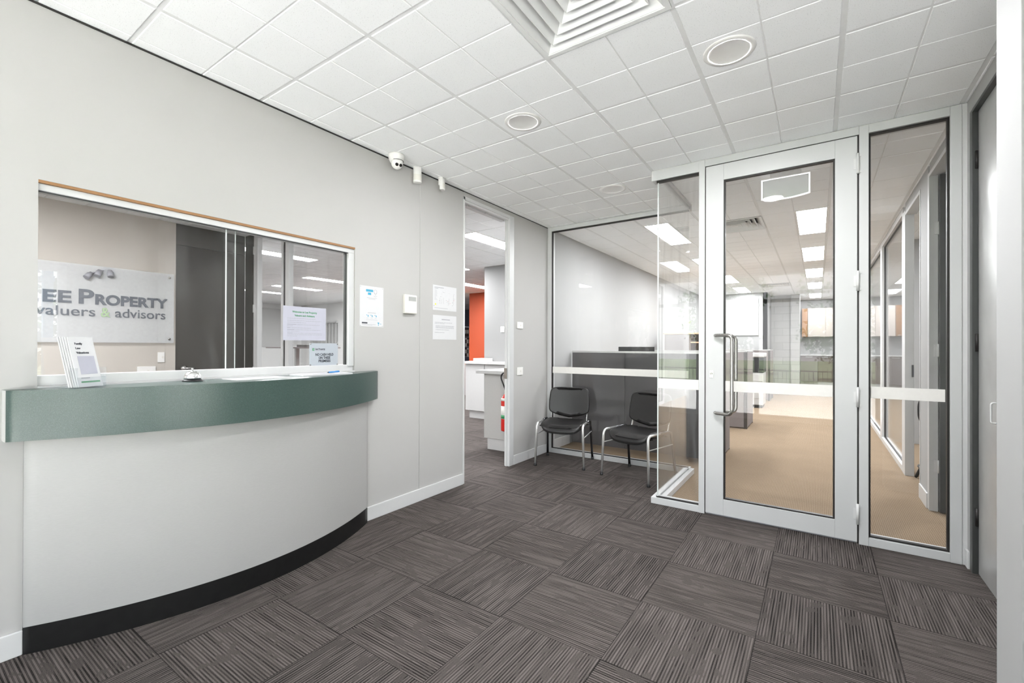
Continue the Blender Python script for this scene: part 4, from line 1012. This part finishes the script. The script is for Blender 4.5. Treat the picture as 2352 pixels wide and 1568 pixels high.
for k in range(7):
    a = random.uniform(0, 6.28); l_ = random.uniform(.10, .17); p0 = Vector((-2.15, 9.15, 1.60)); p1 = p0+Vector((math.cos(a)*l_*.5, math.sin(a)*l_*.5, l_))
    st = MB().tube([p0, (p0+p1)/2+Vector((0, 0, .02)), p1], .002, 6).build('stem', 'leaf', t)
    u_ = Vector((math.cos(a), math.sin(a), .3)).normalized(); v_ = Vector((-math.sin(a), math.cos(a), 0))
    MB().add([p1, p1+u_*.03+v_*.018+Vector((0, 0, .006)), p1+u_*.065, p1+u_*.03-v_*.018+Vector((0, 0, .006)), p1+u_*.03-Vector((0, 0, .003))], [(0, 1, 4), (1, 2, 4), (2, 3, 4), (3, 0, 4)]).build('leaf_blade', 'leaf_light', st)

t = thing('whiteboard', 'pale whiteboard on the far white wall of the open-plan office', 'whiteboard', (-1.7, 13.4, 1.6))
MB().box(-2.45, -1.29, 13.378, 13.398, 1.585, 2.56).build('panel', 'cab_grey', t); MB().frame('y', 13.375, 13.38, -2.45, -1.29, 1.585, 2.56, .02).build('rim', 'alu', t)

# ---- kitchenette at the far end
ky = YE
def cab(name, label, x0, x1, y0, y1, z0, z1, m, doors, grp, handle='bottom'):
    t = thing(name, label, 'cabinet', ((x0+x1)/2, (y0+y1)/2, z0), 0, grp)
    MB().box(x0, x1, y0+.02, y1-.004, z0, z1).build('body', m, t)
    wd_ = (x1-x0)/doors
    for i in range(doors):
        d_ = MB().box(x0+i*wd_+.004, x0+(i+1)*wd_-.004, y0, y0+.02, z0+.004, z1-.004).build('door', m, t)
        zz = z0+.02 if handle == 'bottom' else z1-.04
        MB().box(x0+i*wd_+wd_*.3, x0+i*wd_+wd_*.7, y0-.012, y0, zz, zz+.012).build('handle', 'alu', d_)
    return t
cab('wall_cabinet', 'cream double-door wall cabinet above the splashback at the far end', -.245, .62, 15.95, YE, 1.585, 2.43, 'cab_cream', 2, None)
cab('wall_cabinet', 'narrow brown open-grained wall cabinet left of the cream one', -.39, -.25, 15.95, YE, 1.585, 2.43, 'timber_brown', 1, None)
cab('base_cabinet', 'grey-brown base cabinet at the left end of the far kitchenette', -.42, .0, 15.62, YE, .28, 1.03, 'panel_mid', 1, None, 'top')
cab('base_cabinet', 'warm brown base cabinet to the right in the far kitchenette', .0, .69, 15.70, YE, .28, 1.03, 'cab_brown', 2, None, 'top')
tag(MB().box(-.43, .715, 15.60, YE, 1.03, 1.06).build('kitchen_worktop', 'cab_white'), 'thin white worktop over the far kitchenette base cabinets', 'worktop')
tag(MB().box(-.42, .715, 15.72, YE, 0, .28).build('kitchen_plinth', 'cab_white'), 'white plinth under the far kitchenette base cabinets', 'plinth')

# ---- side office chair
t = thing('office_chair', 'black chair with grey seat inside the open side office doorway', 'chair', (1.01, 5.60, 0), math.radians(0))
cushion(superell(.22, .22, 3), lambda x, y: .43, .07, .03).build('seat', 'seat_grey', t, local=True)
b_ = cushion(superell(.21, .17, 3), lambda x, y: 0, .04, .018); b_.v = [(x, .22+.05*y-z, .66+y) for x, y, z in b_.v]; b_.build('backrest', 'vinyl', t, local=True)
MB().tube(smooth_path([(0, .05, .39), (0, .27, .40), (0, .26, .60)], .05), .018, 10).build('back_support', 'black', t, local=True)
for sx_ in (-1, 1):
    for sy_ in (-1, 1): MB().tube([(sx_*.10, sy_*.10, .39), (sx_*.22, sy_*.22, .012)], [.018, .012], 10).build('leg', 'black', t, local=True)
MB().tube([(.23*math.cos(2*math.pi*i/24), .23*math.sin(2*math.pi*i/24), .16) for i in range(25)], .009, 8).build('foot_ring', 'black', t, local=True)

# ---- joinery and extinguisher seen through the left doorway
t = thing('grey_cabinet', 'grey freestanding cabinet with white top just inside the doorway', 'cabinet', (-3.15, 4.42, 0))
MB().box(-3.438, -2.83, 4.42, 5.05, .138, .935).build('body', 'cab_grey', t)
MB().box(-3.39, -2.85, 4.43, 5.0, 0, .138).build('plinth', 'cab_white', t)
MB().box(-3.525, -2.82, 4.36, 5.08, .935, .975).build('top', 'cab_white', t, bev=.002)
t = thing('fire_extinguisher', 'red fire extinguisher with black hose beside the grey cabinet, behind the jamb', 'fire extinguisher', (-3.045, 4.345, .27))
c0 = (-3.045, 4.345, .27)
MB().lathe([(.045, 0), (.062, .006), (.065, .02), (.065, .36), (.055, .40), (.030, .435), (.018, .445)], c0, 36).build('cylinder', 'red', t)
MB().lathe([(.0655, .15), (.0655, .30)], c0, 36).build('label_band', 'label_white', t)
MB().lathe([(.0657, .155), (.0657, .195)], c0, 36).build('green_band', 'label_green', t)
MB().lathe([(.0657, .36), (.0657, .385), (.062, .392)], c0, 36).build('shoulder_band', 'label_white', t)
MB().lathe([(.018, .44), (.018, .49)], c0, 16).box(-3.07, -2.97, 4.335, 4.355, .755, .775).build('valve', 'black', t)
MB().tube(smooth_path([(-3.055, 4.345, .74), (-3.08, 4.33, .82), (-3.112, 4.32, .90), (-3.09, 4.32, .955), (-3.02, 4.33, .965), (-2.96, 4.34, .80), (-2.955, 4.345, .50)], .04, 8), .0085, 10).build('hose', 'black', t)
MB().box(-3.07, -3.01, 4.405, 4.418, .50, .60).build('bracket', 'alu', t)
t = thing('white_cupboard', 'white cupboard run with thick white top deeper in the doorway view', 'cabinet', (-4.3, 6.2, 0))
MB().box(-5.217, -2.9, 6.18, 6.405, .136, .96).build('body', 'cab_white', t)
for a, b in ((-5.215, -4.795), (-4.785, -4.2), (-4.19, -3.6), (-3.59, -2.92)): MB().box(a, b, 6.16, 6.18, .14, .955).build('door', 'cab_white', t)
MB().box(-5.155, -2.95, 6.20, 6.40, 0, .136).build('plinth', 'cab_white', t)
MB().box(-5.27, -2.88, 6.12, 6.408, .962, 1.005).build('top', 'cab_white', t, bev=.002)
t = thing('paper_tray_box', 'white open tray on the left end of the white cupboard top', 'tray', (-4.9, 6.25, 1.005))
MB().prism([(-5.02, 6.16), (-4.78, 6.16), (-4.78, 6.36), (-5.02, 6.36)], 1.005, 1.01).box(-5.03, -4.77, 6.15, 6.16, 1.005, 1.062).box(-5.03, -5.02, 6.16, 6.36, 1.005, 1.062).box(-4.78, -4.77, 6.16, 6.36, 1.005, 1.062).box(-5.03, -4.77, 6.36, 6.37, 1.005, 1.062).build('tray', 'plastic_w', t)
t = thing('wall_switch', 'small white switch on the white wall above the cupboard run', 'switch', (-4.58, 6.41, 1.57), 0)
MB().box(-4.62, -4.54, 6.40, 6.41, 1.52, 1.62).build('plate', 'plastic_w', t, bev=.002); MB().box(-4.60, -4.575, 6.395, 6.40, 1.555, 1.585).build('rocker', 'plastic_cream', t)
t = thing('binder_rack', 'grey metal rack with rounded top by the blue-grey wall', 'rack', (-9.1, 11.1, 0))
for xx in (-9.38, -8.85):
    MB().tube(smooth_path([(xx, 11.0, 0), (xx, 11.0, 1.90), (xx, 11.30, 1.90), (xx, 11.30, 0)], .06), .013, 8).build('side_frame', 'alu', t)
RZ = (.95, 1.27, 1.58)
for z in (.35, .65)+RZ: MB().box(-9.37, -8.86, 11.0, 11.3, z-.012, z).build('shelf', 'alu', t)
for si, z in enumerate(RZ):
    for k in range(6):
        m_ = 'label_white' if (k+si) % 3 == 1 else 'panel_edge'
        b = thing('ring_binder', 'ring binder %s from the left on the %s rack shelf' % (('first', 'second', 'third', 'fourth', 'fifth', 'sixth')[k], ('lower', 'middle', 'upper')[si]), 'binder', (-9.33+k*.08, 11.03, z), 0, 'ring binders on the metal rack')
        MB().box(-9.355+k*.08, -9.285+k*.08, 11.02, 11.28, z, z+.27).build('cover', m_, b); MB().box(-9.345+k*.08, -9.295+k*.08, 11.018, 11.02, z+.10, z+.22).build('spine_label', 'label_white' if m_ != 'label_white' else 'panel_edge', b)
t = thing('desk', 'pale timber-topped desk at the left edge of the doorway view', 'desk', (-8.1, 9.0, 0))
MB().box(-8.4, -7.62, 8.7, 9.35, .80, .83).build('top', 'timber_pale', t)
MB().box(-7.66, -7.62, 8.72, 9.33, 0, .80).box(-8.4, -8.36, 8.72, 9.33, 0, .80).build('end_panels', 'cab_white', t)
# through the hatch
t = thing('standing_desk', 'raised sit-stand desk with thin dark top seen through the hatch', 'desk', (-9.9, 5.9, 0))
MB().box(-10.85, -8.95, 5.5, 6.2, 1.215, 1.245).build('top', 'panel_mid', t)
for xx in (-10.07, -9.2): MB().box(xx-.035, xx+.035, 5.78, 5.86, .05, 1.215).build('leg', 'alu', t); MB().box(xx-.03, xx+.03, 5.5, 6.15, 0, .05).build('foot', 'alu', t)
t = thing('dark_case', 'flat dark case lying on the raised desk behind the notice', 'case', (-9.2, 5.75, 1.245))
MB().box(-9.62, -8.98, 5.55, 5.95, 1.246, 1.30).build('case_body', 'panel_edge', t, bev=.006)
def vblind(axis, c_, a0, a1, z0, z1, label, n):
    t = thing('vertical_blind', label, 'blind', ((c_, (a0+a1)/2, z1) if axis == 'x' else ((a0+a1)/2, c_, z1)), 0, 'white vertical blinds')
    q = MB(); 
    for i in range(n):
        a = a0+(a1-a0)*(i+.5)/n; hw = (a1-a0)/n*.52
        if axis == 'x': q.add([(c_+.02, a-hw, z0), (c_+.045, a+hw, z0), (c_+.045, a+hw, z1-.04), (c_+.02, a-hw, z1-.04), (c_+.021, a-hw, z0), (c_+.046, a+hw, z0), (c_+.046, a+hw, z1-.04), (c_+.021, a-hw, z1-.04)], [(0, 1, 2, 3), (7, 6, 5, 4), (0, 4, 5, 1), (2, 6, 7, 3), (1, 5, 6, 2), (0, 3, 7, 4)])
        else: q.add([(a-hw, c_-.02, z0), (a+hw, c_-.045, z0), (a+hw, c_-.045, z1-.04), (a-hw, c_-.02, z1-.04), (a-hw, c_-.021, z0), (a+hw, c_-.046, z0), (a+hw, c_-.046, z1-.04), (a-hw, c_-.021, z1-.04)], [(0, 1, 2, 3), (7, 6, 5, 4), (0, 4, 5, 1), (2, 6, 7, 3), (1, 5, 6, 2), (0, 3, 7, 4)])
    tag(q.build('slats', 'blind_white', t), kind='stuff')
    r = MB(); r.box(c_+.0, c_+.07, a0, a1, z1-.04, z1) if axis == 'x' else r.box(a0, a1, c_-.07, c_, z1-.04, z1)
    r.build('head_rail', 'alu', t)
vblind('x', XF, 6.6, 8.6, 1.24, 2.57, 'wide white vertical blind on the far left wall through the hatch', 18)
vblind('y', YF, -14.7, -13.13, 1.15, 2.08, 'smaller white vertical blind half hidden behind the hatch notices', 9)

# ---- outside: paving, lawn, fence, trees (seen in the reflections)
struct('ground', MB().box(-30, 30, -9.5, -1.76, -.30, -.05).box(XR+.14, 12, -1.76, 3.4, -.30, -.05), 'paving')
tag(MB().box(-45, 45, -45, -9.5, -.32, -.08).box(12, 45, -9.5, 30, -.32, -.08).build('lawn', 'grass'), kind='stuff')
t = thing('steel_fence', 'black picket fence between the paving and the lawn outside', 'fence', (0, -9.6, -.08))
for zz in (.50, .08): MB().box(-12, 6, -9.62, -9.60, zz, zz+.03).build('rail', 'fence', t)
q = MB()
for i in range(150): q.box(-12+i*.12, -11.985+i*.12, -9.605, -9.595, -.08, .60)
tag(q.build('pickets', 'fence', t), kind='stuff')
t = thing('blue_post', 'light blue steel post outside the side window', 'post', (1.55, 1.20, -.05))
MB().box(1.51, 1.59, 1.16, 1.24, -.05, 3.2).box(1.50, 1.60, 1.15, 1.25, 1.98, 2.04).build('post_shaft', 'blue_post', t)
def make_tree(label, x, y, h_, seed, n=2600, R_=2.2):
    random.seed(seed); t = thing('tree', label, 'tree', (x, y, -.05 if 4 < x < 12 else -.08), 0, 'trees outside')
    MB().tube([(0, 0, 0), (.05, 0, h_*.25), (0, .08, h_*.5), (.1, 0, h_*.8)], [.16, .13, .10, .03], 10).build('trunk', 'bark', t, local=True)
    q = MB()
    bl = [(Vector((random.uniform(-1, 1)*R_*.7, random.uniform(-1, 1)*R_*.7, random.uniform(.28, .9)*h_)), random.uniform(.5, .9)*R_*.6) for _ in range(16)]
    for k in range(n):
        c_, r_ = random.choice(bl); d_ = Vector((random.gauss(0, 1), random.gauss(0, 1), random.gauss(0, 1))).normalized()
        p_ = c_+d_*r_*random.uniform(.6, 1); s_ = random.uniform(.07, .13); a_ = Vector((random.gauss(0, 1), random.gauss(0, 1), random.gauss(0, 1))).normalized(); b2 = a_.cross(d_).normalized()
        q.add([p_-a_*s_, p_-b2*s_*.6, p_+a_*s_, p_+b2*s_*.6], [(0, 1, 2, 3)])
    q.build('foliage', 'leaf', t, local=True, fixn=False)
make_tree('leafy tree outside the side window behind the blue post', 5.4, 2.2, 4.6, 21, 2600, 1.8)
make_tree('leafy tree outside the side window, nearer the street', 6.2, -2.6, 4.2, 22, 2600, 1.8)
make_tree('broad tree on the lawn beyond the fence, left of centre', -4.2, -18.5, 5.4, 23, 3200, 2.4)
make_tree('broad tree on the lawn beyond the fence, right of centre', 1.4, -15.5, 5.2, 24, 3200, 2.4)
make_tree('broad tree on the lawn beyond the fence, far left', -10.0, -14.5, 5.6, 25, 3200, 2.4)
